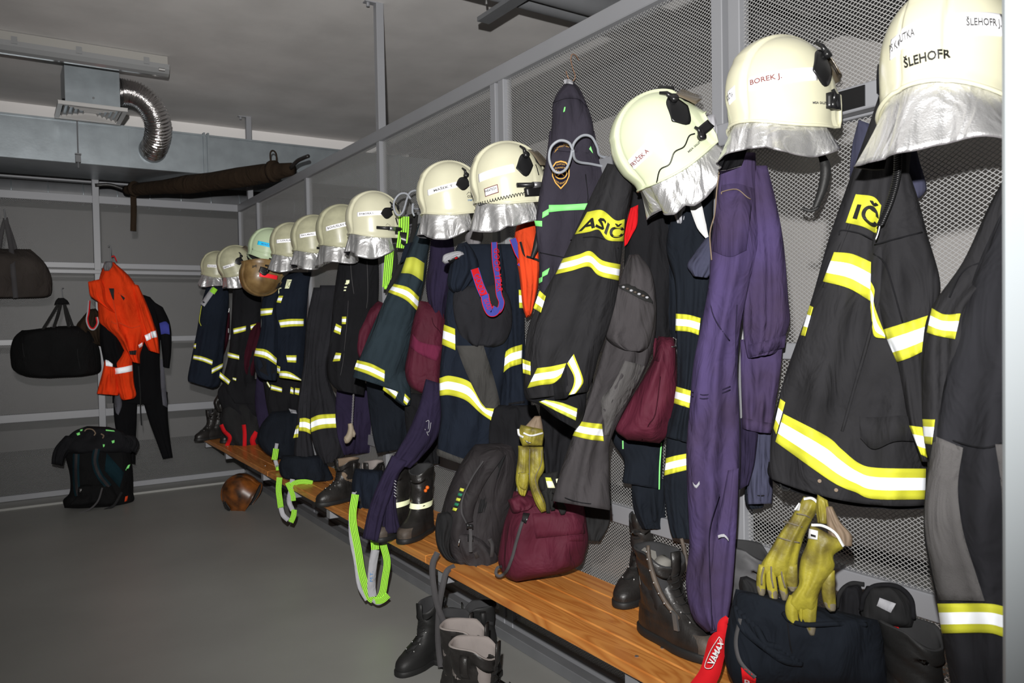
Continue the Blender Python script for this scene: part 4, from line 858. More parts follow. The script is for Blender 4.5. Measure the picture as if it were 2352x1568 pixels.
tape(b, Z7((130, 510), (210, 500), (305, 480)), Z7((70, 630), (150, 612), (225, 602), (272, 565)), g.t, n=26)
patch('reflective_stripe', b, Z7((310, 482), (350, 560), (345, 620), (318, 672)), Z7((350, 425), (405, 570), (400, 610), (362, 662)), [M['ty'], M['tw'], M['ty']], g.t, [.2, .6, .2], .008)
tape(b2, Z7((180, 700), (270, 715), (372, 752)), Z7((140, 712), (240, 765), (362, 825)), g.t, M['tyd'])
patch('sleeve_opening', b, Z7((225, 605), (270, 575), (305, 500)), Z7((235, 700), (300, 690), (322, 672)), [M['deep']], g.t, off=.003)
seam(b, Z6((330, 1180), (440, 1160), (520, 1170), (620, 1230)), g.t)
# --- maroon bag in the middle
def bag(label, cat, px, py, X, secs, m='maroon', depth=.09, seed=1, name='gear_bag', **k):
    g = G(name, label, cat, px, py, X); L = g.loft('bag_body', m, secs, depth=depth, fold=k.pop('fold', .010), freq=k.pop('freq', 4), seed=seed, cut=False, square=3.0, cols=24, **k); return g, L
g, L = bag('maroon nylon bag hanging between the grey trousers and the navy striped trousers', 'bag', 1490, 900, 1.86, [(1512, 772, 1548, 774), (1500, 822, 1554, 811), (1470, 880, 1555, 880), (1430, 945, 1553, 930), (1413, 985, 1540, 990), (1440, 1010, 1515, 1018)], seed=5, off=.02)
seam(L, Z7((870, 560), (840, 780), (800, 850), (760, 940)), g.t, 'maroond'); patch('flap', L, Z7((830, 330), (900, 330)), Z7((825, 460), (862, 470)), [M['maroon']], g.t, off=.008); MB().tube([L.pt(1546, 775, .01), L.pt(1553, 780, .012), L.pt(1550, 795, .012), L.pt(1543, 796, .008)], .002, 6, smooth=3).build('buckle_ring', M['bolt'], g.t, True)
g, L = bag('maroon nylon bag standing on the bench beside the black backpack', 'bag', 1250, 1220, 1.76, [(1180, 1128, 1335, 1120, .6), (1170, 1165, 1342, 1160, .8), (1158, 1200, 1348, 1200), (1148, 1250, 1352, 1240), (1144, 1290, 1345, 1270), (1160, 1322, 1335, 1295), (1185, 1336, 1300, 1315)], depth=.13, seed=9)
patch('flap', L, Z9((870, 700), (1100, 690), (1340, 720)), Z9((905, 925), (1100, 905), (1350, 880)), [M['maroon']], g.t, off=.008, sub=4); patch('tab', L, Z9((1205, 905), (1340, 895)), Z9((1205, 950), (1335, 950)), [M['maroon']], g.t, off=.004)
strap('carry_strap', L, Z9((815, 700), (775, 800), (730, 950), (690, 1100), (640, 1220), (580, 1265), (545, 1240), (560, 1190), (600, 1180)), 7, [M['web']], g.t, off=.018, thick=.006); patch('buckle', L, Z9((790, 690), (850, 700)), Z9((775, 770), (815, 790)), [M['plast']], g.t, off=.022, thick=.01)
g.loft('rolled_top', 'maroon', [(1166, 1148, 1200, 1130), (1175, 1175, 1235, 1150), (1182, 1180, 1225, 1172)], depth=.06, fold=.008, off=.07, cut=False)
g2 = G('dark_pouch', 'dark grey cloth hanging behind the maroon bag on the bench', 'cloth', 1370, 1200, 1.93); g2.loft('cloth', 'packd', [(1330, 1150, 1400, 1150), (1335, 1200, 1400, 1200), (1345, 1240, 1378, 1243)], depth=.02, fold=.005)

# --- hooded softshell on its S hook
g = G('hooded_jacket', 'dark grey hooded jacket with neon green stripes and a crest, hung by its hood', 'jacket', 1310, 300, 1.90)
b = g.loft('body', 'soft', [(1262, 300, 1365, 300), (1254, 368, 1380, 370), (1240, 440, 1410, 430), (1230, 520, 1412, 510), (1238, 600, 1390, 600), (1238, 700, 1330, 700), (1242, 790, 1300, 790)], depth=.06, fold=.010, freq=5, seed=21, cols=28, off=.03)
hd = g.loft('hood', 'soft', [(1300, 188, 1318, 188), (1286, 205, 1334, 208), (1270, 236, 1350, 245), (1268, 275, 1362, 285), (1264, 320, 1364, 330), (1262, 345, 1362, 352)], depth=.06, fold=.007, freq=4, seed=3, off=.035)
patch('hood_fold', hd, [(1300, 190), (1318, 190)], [(1270, 236), (1300, 226), (1330, 228), (1350, 246)], [M['soft']], g.t, off=.014, thick=.01)
patch('cloth_loop', hd, [(1294, 184), (1304, 181), (1316, 186)], [(1296, 193), (1305, 192), (1316, 194)], [M['greyl']], g.t, off=.02)
gt = M['tg']
patch('neon_stripe', b, Z6((200, 968), (300, 966), (436, 958)), Z6((200, 1012), (300, 1002), (420, 997)), [gt], g.t, off=.005); patch('neon_stripe', b, Z6((162, 1012), (200, 990)), Z6((160, 1048), (200, 1025)), [gt], g.t, off=.005, n=6)
patch('neon_stripe', b, Z6((113, 1062), (160, 1064)), Z6((120, 1095), (160, 1098)), [gt], g.t, off=.005, n=6); patch('neon_stripe', b, Z6((160, 1372), (205, 1345)), Z6((158, 1402), (192, 1385)), [gt], g.t, off=.005, n=6); patch('neon_stripe', b, Z6((140, 1408), (162, 1398)), Z6((140, 1440), (160, 1428)), [gt], g.t, off=.005, n=6)
patch('neon_stripe', hd, Z6((293, 380), (301, 380)), Z6((286, 412), (296, 408)), [gt], g.t, off=.008, n=5); patch('neon_stripe', b, Z6((446, 600), (455, 625)), Z6((440, 630), (466, 660)), [gt], g.t, off=.008, n=5)
cx_, cy_ = 1184+272/2.613, 100+780/2.613
def shield(k, dy=0): return [(cx_+x*k, cy_+y*k+dy) for x, y in ((0, -30), (12, -27), (20, -16), (20, 6), (13, 22), (0, 36), (-13, 22), (-20, 6), (-20, -16), (-12, -27))]
def poly_patch(L, P, m, par, off, name):
    c = np.mean(P, 0); n = len(P); V = [L.pt(*c, off)]+[L.pt(*p, off) for p in P]+[L.pt(*p, off-.003) for p in P]
    return mk(name, V, [(0, 1+(i+1) % n, 1+i) for i in range(n)]+[(1+i, 1+(i+1) % n, 1+n+(i+1) % n, 1+n+i) for i in range(n)], m, par, None, False)
poly_patch(b, shield(1.0), M['gold'], g.t, .010, 'crest_border'); poly_patch(b, shield(.88), M['crest'], g.t, .0125, 'crest')
text_patch('HASIČSKÝ', b, [(cx_-10, cy_-23), (cx_, cy_-25), (cx_+10, cy_-23)], [(cx_-10, cy_-18), (cx_, cy_-20), (cx_+10, cy_-18)], M['gold'], g.t, .015); text_patch('ZÁCHRANNÝ SBOR', b, [(cx_-14, cy_-15), (cx_, cy_-17), (cx_+14, cy_-15)], [(cx_-14, cy_-10), (cx_, cy_-12), (cx_+14, cy_-10)], M['gold'], g.t, .015)
text_patch('ČESKÉ REPUBLIKY', b, [(cx_-13, cy_+13), (cx_, cy_+19), (cx_+13, cy_+13)], [(cx_-12, cy_+18), (cx_, cy_+25), (cx_+12, cy_+18)], M['gold'], g.t, .015)
ptube('crest_wreath', b, [(cx_-9, cy_-8, .015), (cx_-14, cy_, .015), (cx_-9, cy_+9, .015), (cx_, cy_+12, .015), (cx_+9, cy_+9, .015), (cx_+14, cy_, .015), (cx_+9, cy_-8, .015)], .0025, M['gold'], g.t); ptube('crest_axes', b, [(cx_-7, cy_+5, .016), (cx_+6, cy_-6, .016)], .0022, M['gold'], g.t); ptube('crest_axes', b, [(cx_+7, cy_+5, .016), (cx_-6, cy_-6, .016)], .0022, M['gold'], g.t); MB().ball(b.pt(cx_, cy_-1, .016), .0055).build('crest_centre', M['red'], g.t, True)
A = Z6((232, 632), (250, 612), (285, 602), (328, 608)); B = Z6((234, 655), (255, 634), (290, 626), (328, 634)); patch('arc_badge', b, A, B, [M['gold'], M['crest'], M['gold']], g.t, [.12, .76, .12], .010); text_patch('PLZEŇSKÝ KRAJ', b, [(a+2, c+2) for a, c in A], [(a+1, c-2) for a, c in B], M['gold'], g.t, .014)
seam(b, [(1345, 400), (1350, 470), (1330, 560), (1300, 700)], g.t); seam(b, [(1240, 580), (1290, 590), (1330, 600)], g.t)
hk = thing('wire_hook', 'rusty wire S hook on the mesh above the hooded jacket', 'hook', on(1316, 150, 0, 1.99)); pl = hx(1316, 150, 1.985)
ptube('hook_wire', pl, [(1330, 139, -.02), (1322, 127, 0), (1314, 125, .01), (1311, 136, .01), (1315, 155, .01), (1321, 174, .01), (1318, 184, .01), (1310, 186, .02), (1304, 176, .03), (1300, 163, .03)], .0022, M['wireb'], hk)
# --- orange-red garment and lanyard jacket
g = G('red_float', 'orange-red cloth bag hanging between the hooded jacket and the lanyard jacket', 'bag', 1212, 600, 1.90)
g.loft('bag_body', 'ored', [(1196, 495, 1228, 500), (1182, 540, 1238, 545), (1186, 590, 1240, 590), (1195, 650, 1237, 650), (1200, 700, 1228, 695), (1208, 730, 1220, 725)], depth=.05, fold=.006, seed=5, cut=False)
strap('tie_cord', g.pl, [(1195, 555, .06), (1205, 585, .06), (1222, 592, .06), (1238, 598, .06)], 5, [M['blackweb']], g.t)
g = G('firefighter_trousers', 'dark blue-black turnout trousers with a broad yellow stripe, under the torch helmet', 'trousers', 1090, 640, 1.78)
r_ = g.loft('rear_leg', 'navy', [(1140, 560, 1205, 560), (1145, 680, 1205, 680), (1150, 780, 1206, 780), (1150, 870, 1212, 865), (1140, 950, 1222, 940), (1146, 1002, 1226, 965)], depth=.05, fold=.008, seed=3, off=-.02, hem=10)
f = g.loft('front_leg', 'navy', [(1060, 560, 1150, 560), (1030, 660, 1165, 650), (1020, 760, 1172, 750), (1012, 830, 1168, 820), (1009, 890, 1155, 890), (1013, 950, 1148, 955), (1006, 1010, 1128, 1030), (1003, 1042, 1108, 1076)], depth=.07, fold=.010, freq=5, seed=14, cols=28, hem=10)
patch('hem', f, [(1004, 1030), (1050, 1048), (1110, 1068)], [(1002, 1045), (1050, 1062), (1107, 1080)], [M['kneed']], g.t, off=.005)
pk = g.loft('side_pocket', 'black', [(1048, 655, 1150, 650), (1040, 690, 1172, 690), (1046, 740, 1176, 745), (1062, 780, 1160, 785), (1085, 798, 1135, 798)], depth=.05, fold=.006, off=.05, cut=False, seed=8)
patch('knee_panel', f, Z5((635, 105), (690, 250), (760, 395), (800, 450)), Z5((788, 105), (850, 300), (880, 430), (870, 455)), [M['kneed']], g.t, off=.009, sub=5, n=26)
tape(f, Z4((672, 1412), (745, 1440)), Z5((557, 98), (632, 130)), g.t, n=8); tape(f, Z5((543, 285), (605, 272), (720, 312), (790, 430), (880, 452)), Z5((545, 383), (600, 380), (690, 408), (775, 482), (865, 542)), g.t, n=34)
tape(r_, Z5((885, 162), (935, 120), (1003, 98)), Z5((877, 277), (930, 228), (1000, 205)), g.t); tape(r_, Z4((1162, 1184), (1195, 1187)), Z4((1166, 1303), (1205, 1306)), g.t, n=6)
patch('care_tag', r_, [(1168, 925), (1205, 920)], [(1168, 930), (1205, 926)], [M['deep']], g.t)
g = G('knit_cap', 'dark knit cap with a grey turned-out lining above the lanyard', 'cap', 1060, 620, 1.70)
g.loft('cap_body', 'navy', [(1052, 560, 1072, 555), (1040, 590, 1090, 580), (1030, 625, 1100, 615), (1028, 655, 1080, 650), (1040, 672, 1062, 670)], depth=.05, fold=.009, seed=2, cut=False)
L = g.loft('grey_lining', 'greyl', [(1015, 600, 1022, 606), (1020, 585, 1040, 600), (1045, 577, 1062, 588), (1062, 576, 1070, 585)], depth=.03, fold=.003, off=.03, cut=False); patch('brand_tag', L, [(1028, 598), (1050, 588)], [(1034, 606), (1055, 595)], [M['plast']], g.t, off=.004, n=5); patch('red_tag', L, [(1044, 592), (1050, 590)], [(1046, 596), (1052, 593)], [M['red']], g.t, off=.007, n=3)
g = G('grey_hood', 'light grey fleece hood hanging behind the torch helmet', 'cap', 1080, 560, 1.84)
g.loft('hood_body', 'grey', [(1080, 520, 1105, 515), (1068, 545, 1110, 545), (1075, 565, 1098, 570), (1082, 575, 1092, 575)], depth=.03, fold=.004)
g = G('lanyard', 'blue and red printed neck lanyard looped over the dark turnout trousers', 'lanyard', 1130, 640, 1.75)
R_, Bl = M['red'], M['blue']
strap('ribbon', g.pl, [(1135, 556), (1137, 600), (1143, 640), (1146, 675), (1152, 695), (1146, 712), (1134, 716)], 14, [R_, Bl, R_], g.t, [.1, .8, .1]); strap('ribbon', g.pl, [(1090, 617), (1102, 655), (1112, 678)], 20, [Bl, R_, Bl], g.t, [.08, .84, .08], off=.004); strap('ribbon', g.pl, [(1113, 676), (1118, 700), (1126, 716), (1136, 716), (1142, 706)], 20, [R_, Bl, R_], g.t, [.08, .84, .08], off=.004)
strap('ribbon', g.pl, [(1178, 548), (1190, 580), (1202, 600), (1194, 612)], 17, [R_, Bl, R_], g.t, [.1, .8, .1])
fl = Flat(g.pl, .009)
text_patch('GOOD YEAR', fl, [(1146, 570), (1149, 610), (1155, 670)], [(1134, 570), (1136, 610), (1142, 670)], R_, g.t, .0); text_patch('GOOD', fl, [(1100, 626), (1116, 672)], [(1088, 632), (1103, 676)], Bl, g.t, .0)
text_patch('GOOD', fl, [(1124, 684), (1133, 708)], [(1110, 688), (1120, 712)], R_, g.t, .0)
g = G('purple_shirt', 'purple work shirt behind the dark cap and the maroon bag', 'shirt', 1000, 650, 1.92)
g.loft('body', 'purp2', [(990, 540, 1040, 540), (985, 600, 1045, 600), (978, 650, 1040, 650), (985, 700, 1025, 710), (1000, 730, 1024, 735)], depth=.05, fold=.008)
g, L = bag('maroon nylon bag with a lighter flap, between the teal jacket and the lanyard set', 'bag', 975, 810, 1.86, [(965, 690, 1018, 700, .7), (948, 740, 1024, 745), (938, 800, 1020, 800), (930, 850, 1016, 850), (940, 885, 1014, 888), (965, 902, 1012, 912)], seed=6)
patch('flap', L, Z5((395, 40), (440, 85), (560, 110)), Z5((380, 110), (440, 155), (528, 192)), [M['maroonl']], g.t, off=.008, sub=4); seam(L, Z4((590, 1285), (600, 1400), (640, 1450), (670, 1500)), g.t, 'maroond')
# --- teal-navy jacket
g = G('firefighter_jacket', 'petrol blue turnout jacket with a plain yellow band, beside the neon braces', 'jacket', 930, 640, 1.80)
b = g.loft('body', 'navy2', [(962, 515, 1000, 508), (932, 590, 984, 575), (912, 640, 976, 640), (892, 672, 962, 700), (862, 735, 952, 745), (835, 800, 940, 805), (815, 850, 930, 850), (810, 866, 936, 908, 1, -2)], depth=.075, fold=.010, freq=5, seed=31, cols=28, hem=10)
e = g.loft('cuff', 'navy2', [(885, 850, 938, 850), (882, 880, 942, 885), (900, 912, 944, 915), (925, 932, 942, 930)], depth=.05, fold=.006, off=.01, hem=8)
patch('yellow_band', b, Z4((425, 975), (480, 972), (545, 1010)), Z4((390, 1075), (460, 1082), (535, 1130)), [M['tyd']], g.t, off=.005)
tape(b, Z4((345, 1145), (440, 1170), (510, 1232)), Z4((306, 1200), (420, 1250), (500, 1325)), g.t); tape(b, Z5((88, 185), (165, 205), (241, 243)), Z5((70, 237), (150, 265), (238, 306)), g.t); tape(e, Z5((240, 285), (320, 352)), Z5((230, 350), (298, 402)), g.t, n=10); tape(e, Z5((352, 370), (383, 400)), Z5((343, 420), (362, 435)), g.t, n=5)
patch('shoulder_flap', b, [(930, 560), (950, 555)], [(918, 605), (928, 600)], [M['navy']], g.t, off=.008)
g = G('dark_trousers', 'dark petrol trousers hanging below the petrol turnout jacket', 'trousers', 890, 960, 1.90)
g.loft('leg', 'navyd', [(840, 860, 940, 880), (846, 930, 950, 930), (856, 1000, 945, 1000), (866, 1040, 930, 1030)], depth=.05, fold=.008)
g = G('coverall', 'dark purple coverall whose legs hang down over the bench edge, beside the neon braces', 'coverall', 960, 930, 1.66)
b = g.loft('upper', 'purp2', [(978, 870, 1010, 880), (962, 930, 1014, 940), (940, 985, 1006, 1000), (915, 1030, 968, 1050), (893, 1062, 942, 1075)], depth=.05, fold=.006, seed=7)
g.loft('leg', 'purp2', [(900, 1045, 940, 1060), (878, 1090, 915, 1092), (860, 1130, 898, 1140), (845, 1175, 882, 1185), (832, 1236, 870, 1243)], depth=.035, fold=.005, seed=5, off=.03, hem=8)
g.loft('leg', 'purp2', [(905, 1055, 935, 1055), (890, 1110, 912, 1105), (882, 1160, 910, 1160), (876, 1226, 921, 1222)], depth=.03, fold=.005, seed=6, hem=8)
for q in ([(978, 968), (985, 966), (984, 985)], [(990, 970), (986, 990), (980, 992)], [(976, 985), (984, 1000)]): ptube('paint_mark', b, [(x, y, .002) for x, y in q], .0016, M['greyl'], g.t)
for y in range(1102, 1140, 7): ptube('paint_mark', g.pl, [(905, y, .05), (910, y+4, .05)], .002, M['greyl'], g.t)

# --- neon braces
def neon(g, pts, w, off=0.0, nb=4):
    m = []; bd = []
    for i in range(nb): m += [M['neon'], M['blackweb']]; bd += [1.0, .42]
    return strap('webbing', g.pl, pts, w, m+[M['neon']], g.t, bd+[1.0], off)
def plain(g, pts, w, off=0.0): return strap('grey_webbing', g.pl, pts, w, [M['greyl']], g.t, None, off)
g = G('braces', 'neon green striped braces hanging over the bench edge below the dark purple coverall', 'braces', 850, 1240, 1.50)
neon(g, [(816, 1135), (810, 1190), (822, 1260), (832, 1320), (848, 1368), (858, 1378)], 17, .0); plain(g, [(813, 1130, -.004), (806, 1175, -.004), (806, 1230, -.004), (817, 1290, -.004), (825, 1345, -.004), (842, 1378, -.004)], 9, .0)
plain(g, [(882, 1195), (872, 1225), (878, 1245)], 12); neon(g, [(858, 1205), (860, 1240), (862, 1262)], 18, .004); plain(g, [(862, 1262), (856, 1300), (853, 1345), (856, 1370)], 19, .002)
neon(g, [(880, 1250), (889, 1290), (884, 1330), (878, 1362), (866, 1382)], 16, .003); neon(g, [(862, 1380), (878, 1378), (892, 1366)], 14, .006); plain(g, [(856, 1378), (868, 1385), (880, 1380)], 9, .002)
text_patch('M.T.', Flat(g.pl, .006), [(849, 1335), (850, 1312)], [(856, 1335), (857, 1312)], M['inkb'], g.t, 0.0)
g = G('braces', 'neon green braces looped over the bench edge under the black striped trousers', 'braces', 660, 1150, 1.52)
neon(g, [(642, 1096), (640, 1125), (643, 1150), (645, 1166)], 13); plain(g, [(645, 1164), (650, 1182), (662, 1194)], 11); neon(g, [(668, 1199), (674, 1185), (676, 1170)], 12, .003); plain(g, [(672, 1100), (668, 1125), (664, 1150), (672, 1172)], 11, .001); neon(g, [(660, 1108), (672, 1135), (674, 1150)], 11, .004); neon(g, [(668, 1115), (680, 1108), (700, 1106), (718, 1109)], 11, .005)
g = G('braces', 'neon green braces hanging from the hook right of the helmet marked 1', 'braces', 915, 560, 1.84)
neon(g, [(928, 497), (927, 530), (922, 570)], 24, .004); neon(g, [(895, 575), (892, 610), (888, 660)], 20); strap('black_strap', g.pl, [(955, 492, .02), (948, 540, .02), (930, 590, .02), (905, 640, .02), (892, 668, .02)], 12, [M['blackweb']], g.t); strap('black_strap', g.pl, [(905, 560), (908, 600), (902, 640)], 9, [M['blackweb']], g.t)
patch('pouch', Flat(g.pl, .02), [(918, 532), (934, 534)], [(922, 560), (932, 566)], [M['plast']], g.t, thick=.02); patch('reflective_end', Flat(g.pl, .0), [(883, 655), (889, 655)], [(882, 664), (888, 664)], [M['neon']], g.t, n=4)
g = G('braces', 'short neon green brace end lying over the bench clothes, left of the black trousers', 'braces', 634, 1045, 1.60)
neon(g, [(634, 1030), (632, 1045), (630, 1056)], 13, nb=3); plain(g, [(636, 1018), (634, 1030)], 8, .002); plain(g, [(632, 1056), (637, 1072)], 9); neon(g, [(637, 1068), (638, 1080)], 8, nb=3)

# --- middle-far sets
g, L = bag('maroon bag showing behind the petrol turnout jacket', 'bag', 850, 750, 1.93, [(868, 690, 890, 700), (838, 720, 880, 740), (820, 760, 870, 780), (816, 800, 860, 810), (822, 825, 845, 830)], seed=3)
g = G('firefighter_jacket', 'black turnout jacket hanging below the helmet marked 1', 'jacket', 810, 640, 1.84)
b = g.loft('body', 'deep', [(790, 560, 865, 565), (775, 620, 870, 620), (765, 700, 868, 700), (757, 790, 855, 790), (752, 850, 842, 850), (760, 880, 838, 890), (775, 896, 836, 908)], depth=.07, fold=.009, seed=6, hem=8)
tape(b, Z8((768, 296), (803, 296)), Z8((766, 355), (798, 355)), g.t, n=6); tape(b, Z8((722, 350), (765, 372)), Z8((702, 415), (755, 438)), g.t, n=6); tape(b, Z8((720, 577), (762, 582)), Z8((695, 648), (752, 642)), g.t, n=6)
for i, (x, y) in enumerate(((795, 643), (793, 650), (791, 658), (790, 665))): patch('cream_print', b, [(x, y), (x+8-i, y)], [(x-1, y+(8 if i == 0 else 3)), (x+7-i, y+(8 if i == 0 else 3))], [M['tc']], g.t, n=4)
ptube('zip', b, [(800, 690, .003), (797, 740, .003), (792, 790, .003), (788, 830, .003), (782, 862, .003)], .0016, M['web'], g.t); ptube('drawstring', g.pl, [(805, 600, .08), (808, 640, .08), (813, 675, .08)], .0022, M['web'], g.t); ptube('drawstring', g.pl, [(843, 600, .08), (845, 670, .08), (842, 708, .08)], .0022, M['web'], g.t)
g = G('rope_toy', 'short twisted rope with a beige wooden toggle hanging below the black jackets', 'rope', 808, 950, 1.78)
P = []
for k2 in (0, 3.14): MB().tube([g.pl.at(812-i*.05+1.2*math.sin(i*.5+k2), 905+i*.95, .004*math.cos(i*.5+k2)) for i in range(75)], .0035, 5).build('rope_strand', M['grey'], g.t, True)
mb = MB(); mb.tube([g.pl.at(804, 972), g.pl.at(806, 985), g.pl.at(803, 1000), g.pl.at(796, 1010), g.pl.at(791, 1012)], [.014, .018, .022, .024, .015], 10, smooth=4); mb.tube([g.pl.at(808, 985), g.pl.at(813, 996), g.pl.at(812, 1003)], [.012, .012, .008], 8); mb.build('toggle', M['beige'], g.t, True)
g = G('firefighter_trousers', 'long black turnout trousers with a broad yellow stripe low on both legs', 'trousers', 740, 800, 1.78)
la = g.loft('leg', 'black', [(720, 660, 765, 660), (704, 740, 735, 740), (698, 830, 722, 835), (686, 910, 716, 920), (680, 985, 714, 992), (675, 1040, 722, 1045), (678, 1076, 720, 1075)], depth=.05, fold=.007, seed=5, hem=8, off=-.01)
lb = g.loft('leg', 'black', [(735, 655, 790, 655), (718, 740, 775, 750), (712, 840, 752, 845), (712, 930, 774, 920), (714, 995, 797, 985), (727, 1040, 795, 1040), (742, 1066, 772, 1060)], depth=.06, fold=.008, seed=8, hem=8)
tape(lb, Z8((525, 1090), (600, 1063), (775, 1055)), Z8((527, 1200), (620, 1172), (800, 1162)), g.t); tape(la, Z8((438, 1092), (480, 1088), (520, 1100)), Z8((432, 1190), (480, 1195), (525, 1216)), g.t, n=10); tape(la, Z8((412, 1150), (430, 1142)), Z8((386, 1246), (424, 1240)), g.t, n=6)
g = G('firefighter_jacket', 'navy turnout jacket with many yellow stripes below the three touching helmets', 'jacket', 650, 700, 1.80)
b = g.loft('body', 'navy', [(665, 625, 715, 625), (640, 650, 710, 655), (628, 700, 706, 700), (630, 770, 702, 770), (632, 830, 698, 830), (640, 865, 696, 872)], depth=.07, fold=.008, seed=4, hem=8)
s_ = g.loft('sleeve', 'navy', [(632, 645, 660, 640), (602, 690, 636, 690), (600, 750, 638, 750), (588, 800, 638, 815), (583, 826, 637, 842), (590, 860, 636, 868), (605, 872, 634, 874)], depth=.06, fold=.007, seed=9, off=.02, hem=6)
tape(b, Z3((722, 770), (800, 760), (897, 760)), Z3((737, 820), (815, 812), (897, 810)), g.t); tape(s_, Z3((598, 690), (685, 685)), Z3((598, 740), (676, 730)), g.t, n=8); tape(s_, Z3((565, 963), (640, 975), (712, 1033)), Z3((552, 1015), (635, 1035), (708, 1080)), g.t); tape(b, Z3((775, 1012), (848, 1012)), Z3((785, 1060), (845, 1063)), g.t, n=8)
tape(b, Z3((728, 1120), (800, 1128), (885, 1182)), Z3((728, 1166), (800, 1175), (885, 1190)), g.t); tape(b, Z3((708, 1080), (735, 1092)), Z3((705, 1130), (730, 1142)), g.t, n=5); tape(b, Z3((725, 600), (755, 600)), Z3((708, 645), (738, 650)), g.t, n=5)
patch('cream_print', s_, Z3((722, 545), (748, 542)), Z3((722, 600), (735, 600)), [M['tc']], g.t, n=5); patch('cream_print', b, Z3((782, 487), (815, 488)), Z3((765, 550), (795, 550)), [M['tc']], g.t, n=5); text_patch('VO', b, Z3((785, 495), (812, 495)), Z3((775, 540), (797, 540)), M['ink'], g.t); poly_patch(s_, Z3((560, 1030), (600, 1032), (690, 1090), (700, 1130), (650, 1155), (590, 1120), (562, 1080)), M['deep'], g.t, .004, 'sleeve_opening')
g = G('firefighter_trousers', 'black turnout trousers just below the many-striped navy jacket', 'trousers', 650, 900, 1.88)
b = g.loft('leg', 'deep', [(600, 850, 700, 860), (606, 890, 694, 900), (612, 930, 690, 935), (620, 965, 680, 970)], depth=.06, fold=.007, seed=5)
tape(b, Z3((672, 1215), (748, 1238)), Z3((668, 1250), (746, 1268)), g.t, n=8); tape(b, Z3((645, 1190), (668, 1225)), Z3((640, 1205), (660, 1238)), g.t, n=4); tape(b, Z3((808, 1230), (826, 1240)), Z3((802, 1275), (826, 1282)), g.t, n=4); tape(b, Z3((838, 1238), (878, 1242)), Z3((834, 1280), (876, 1292)), g.t, n=5)
g, L = bag('dark maroon bag left of the many-striped navy jacket', 'bag', 575, 810, 1.82, [(585, 735, 598, 738), (568, 765, 600, 768), (555, 800, 598, 805), (553, 840, 588, 842), (565, 865, 582, 868)], 'maroond', .07, 4)
g = G('firefighter_jacket', 'black turnout jacket with yellow stripes behind the upside-down brown helmet', 'jacket', 550, 750, 1.74)
b = g.loft('body', 'deep', [(535, 640, 600, 650), (533, 700, 600, 700), (530, 760, 598, 760), (524, 820, 590, 820), (515, 860, 585, 870), (512, 900, 600, 905), (530, 925, 600, 930)], depth=.07, fold=.008, seed=5)
tape(b, Z3((408, 828), (450, 818), (498, 808)), Z3((412, 865), (455, 855), (496, 843)), g.t, n=10); tape(b, Z3((528, 803), (578, 790)), Z3((530, 835), (560, 832)), g.t, n=5); tape(b, Z3((370, 990), (450, 1012)), Z3((370, 1025), (450, 1042)), g.t, n=8); tape(b, Z3((318, 1128), (390, 1188)), Z3((312, 1165), (375, 1216)), g.t, n=8)
patch('reflective_stripe', b, Z3((550, 1205), (570, 1240), (535, 1300)), Z3((590, 1235), (595, 1260), (572, 1316)), [M['ty'], M['tw'], M['ty']], g.t, [.3, .4, .3]); tape(b, Z3((405, 1165), (430, 1170)), Z3((405, 1180), (428, 1190)), g.t, n=4)
g, L = bag('dark maroon bag with a silver carabiner near the far end of the row', 'bag', 505, 770, 1.78, [(515, 715, 528, 718), (500, 735, 528, 740), (484, 770, 526, 775), (479, 800, 518, 805), (488, 820, 510, 823)], 'maroond', .07, 7); ptube('carabiner', g.pl, [(524, 702, .03), (516, 712, .03), (508, 726, .03), (514, 734, .03), (524, 718, .03), (527, 706, .03)], .003, M['bolt'], g.t)
MB().tube([L.pt(525, 754, .01), L.pt(525, 764, .012)], .006, 8).build('tag', M['bolt'], g.t)
g = G('firefighter_coat', 'dark navy turnout coat, farthest garment of the row', 'jacket', 480, 700, 1.60)
b = g.loft('body', 'navy', [(475, 655, 525, 655), (462, 700, 525, 700), (452, 760, 518, 765), (440, 820, 512, 825), (431, 870, 505, 880), (440, 878, 490, 892)], depth=.08, fold=.009, seed=6, hem=6)
tape(b, Z3((135, 1010), (200, 1022), (268, 1048)), Z3((130, 1038), (200, 1055), (262, 1080)), g.t, n=12); tape(b, Z3((260, 1105), (340, 1066)), Z3((260, 1140), (335, 1098)), g.t, n=8); tape(b, Z3((137, 932), (152, 930)), Z3((133, 962), (148, 965)), g.t, n=4)
strap('shoulder_strap', b, Z3((275, 550), (240, 600), (195, 665)), 12, [M['greyl']], g.t, off=.01); strap('neon_piece', b, Z3((285, 548), (262, 580)), 13, [M['neon']], g.t, off=.014); ptube('neon_edge', b, [(463, 702, .01), (458, 735, .01), (462, 748, .01)], .003, M['tyd'], g.t)
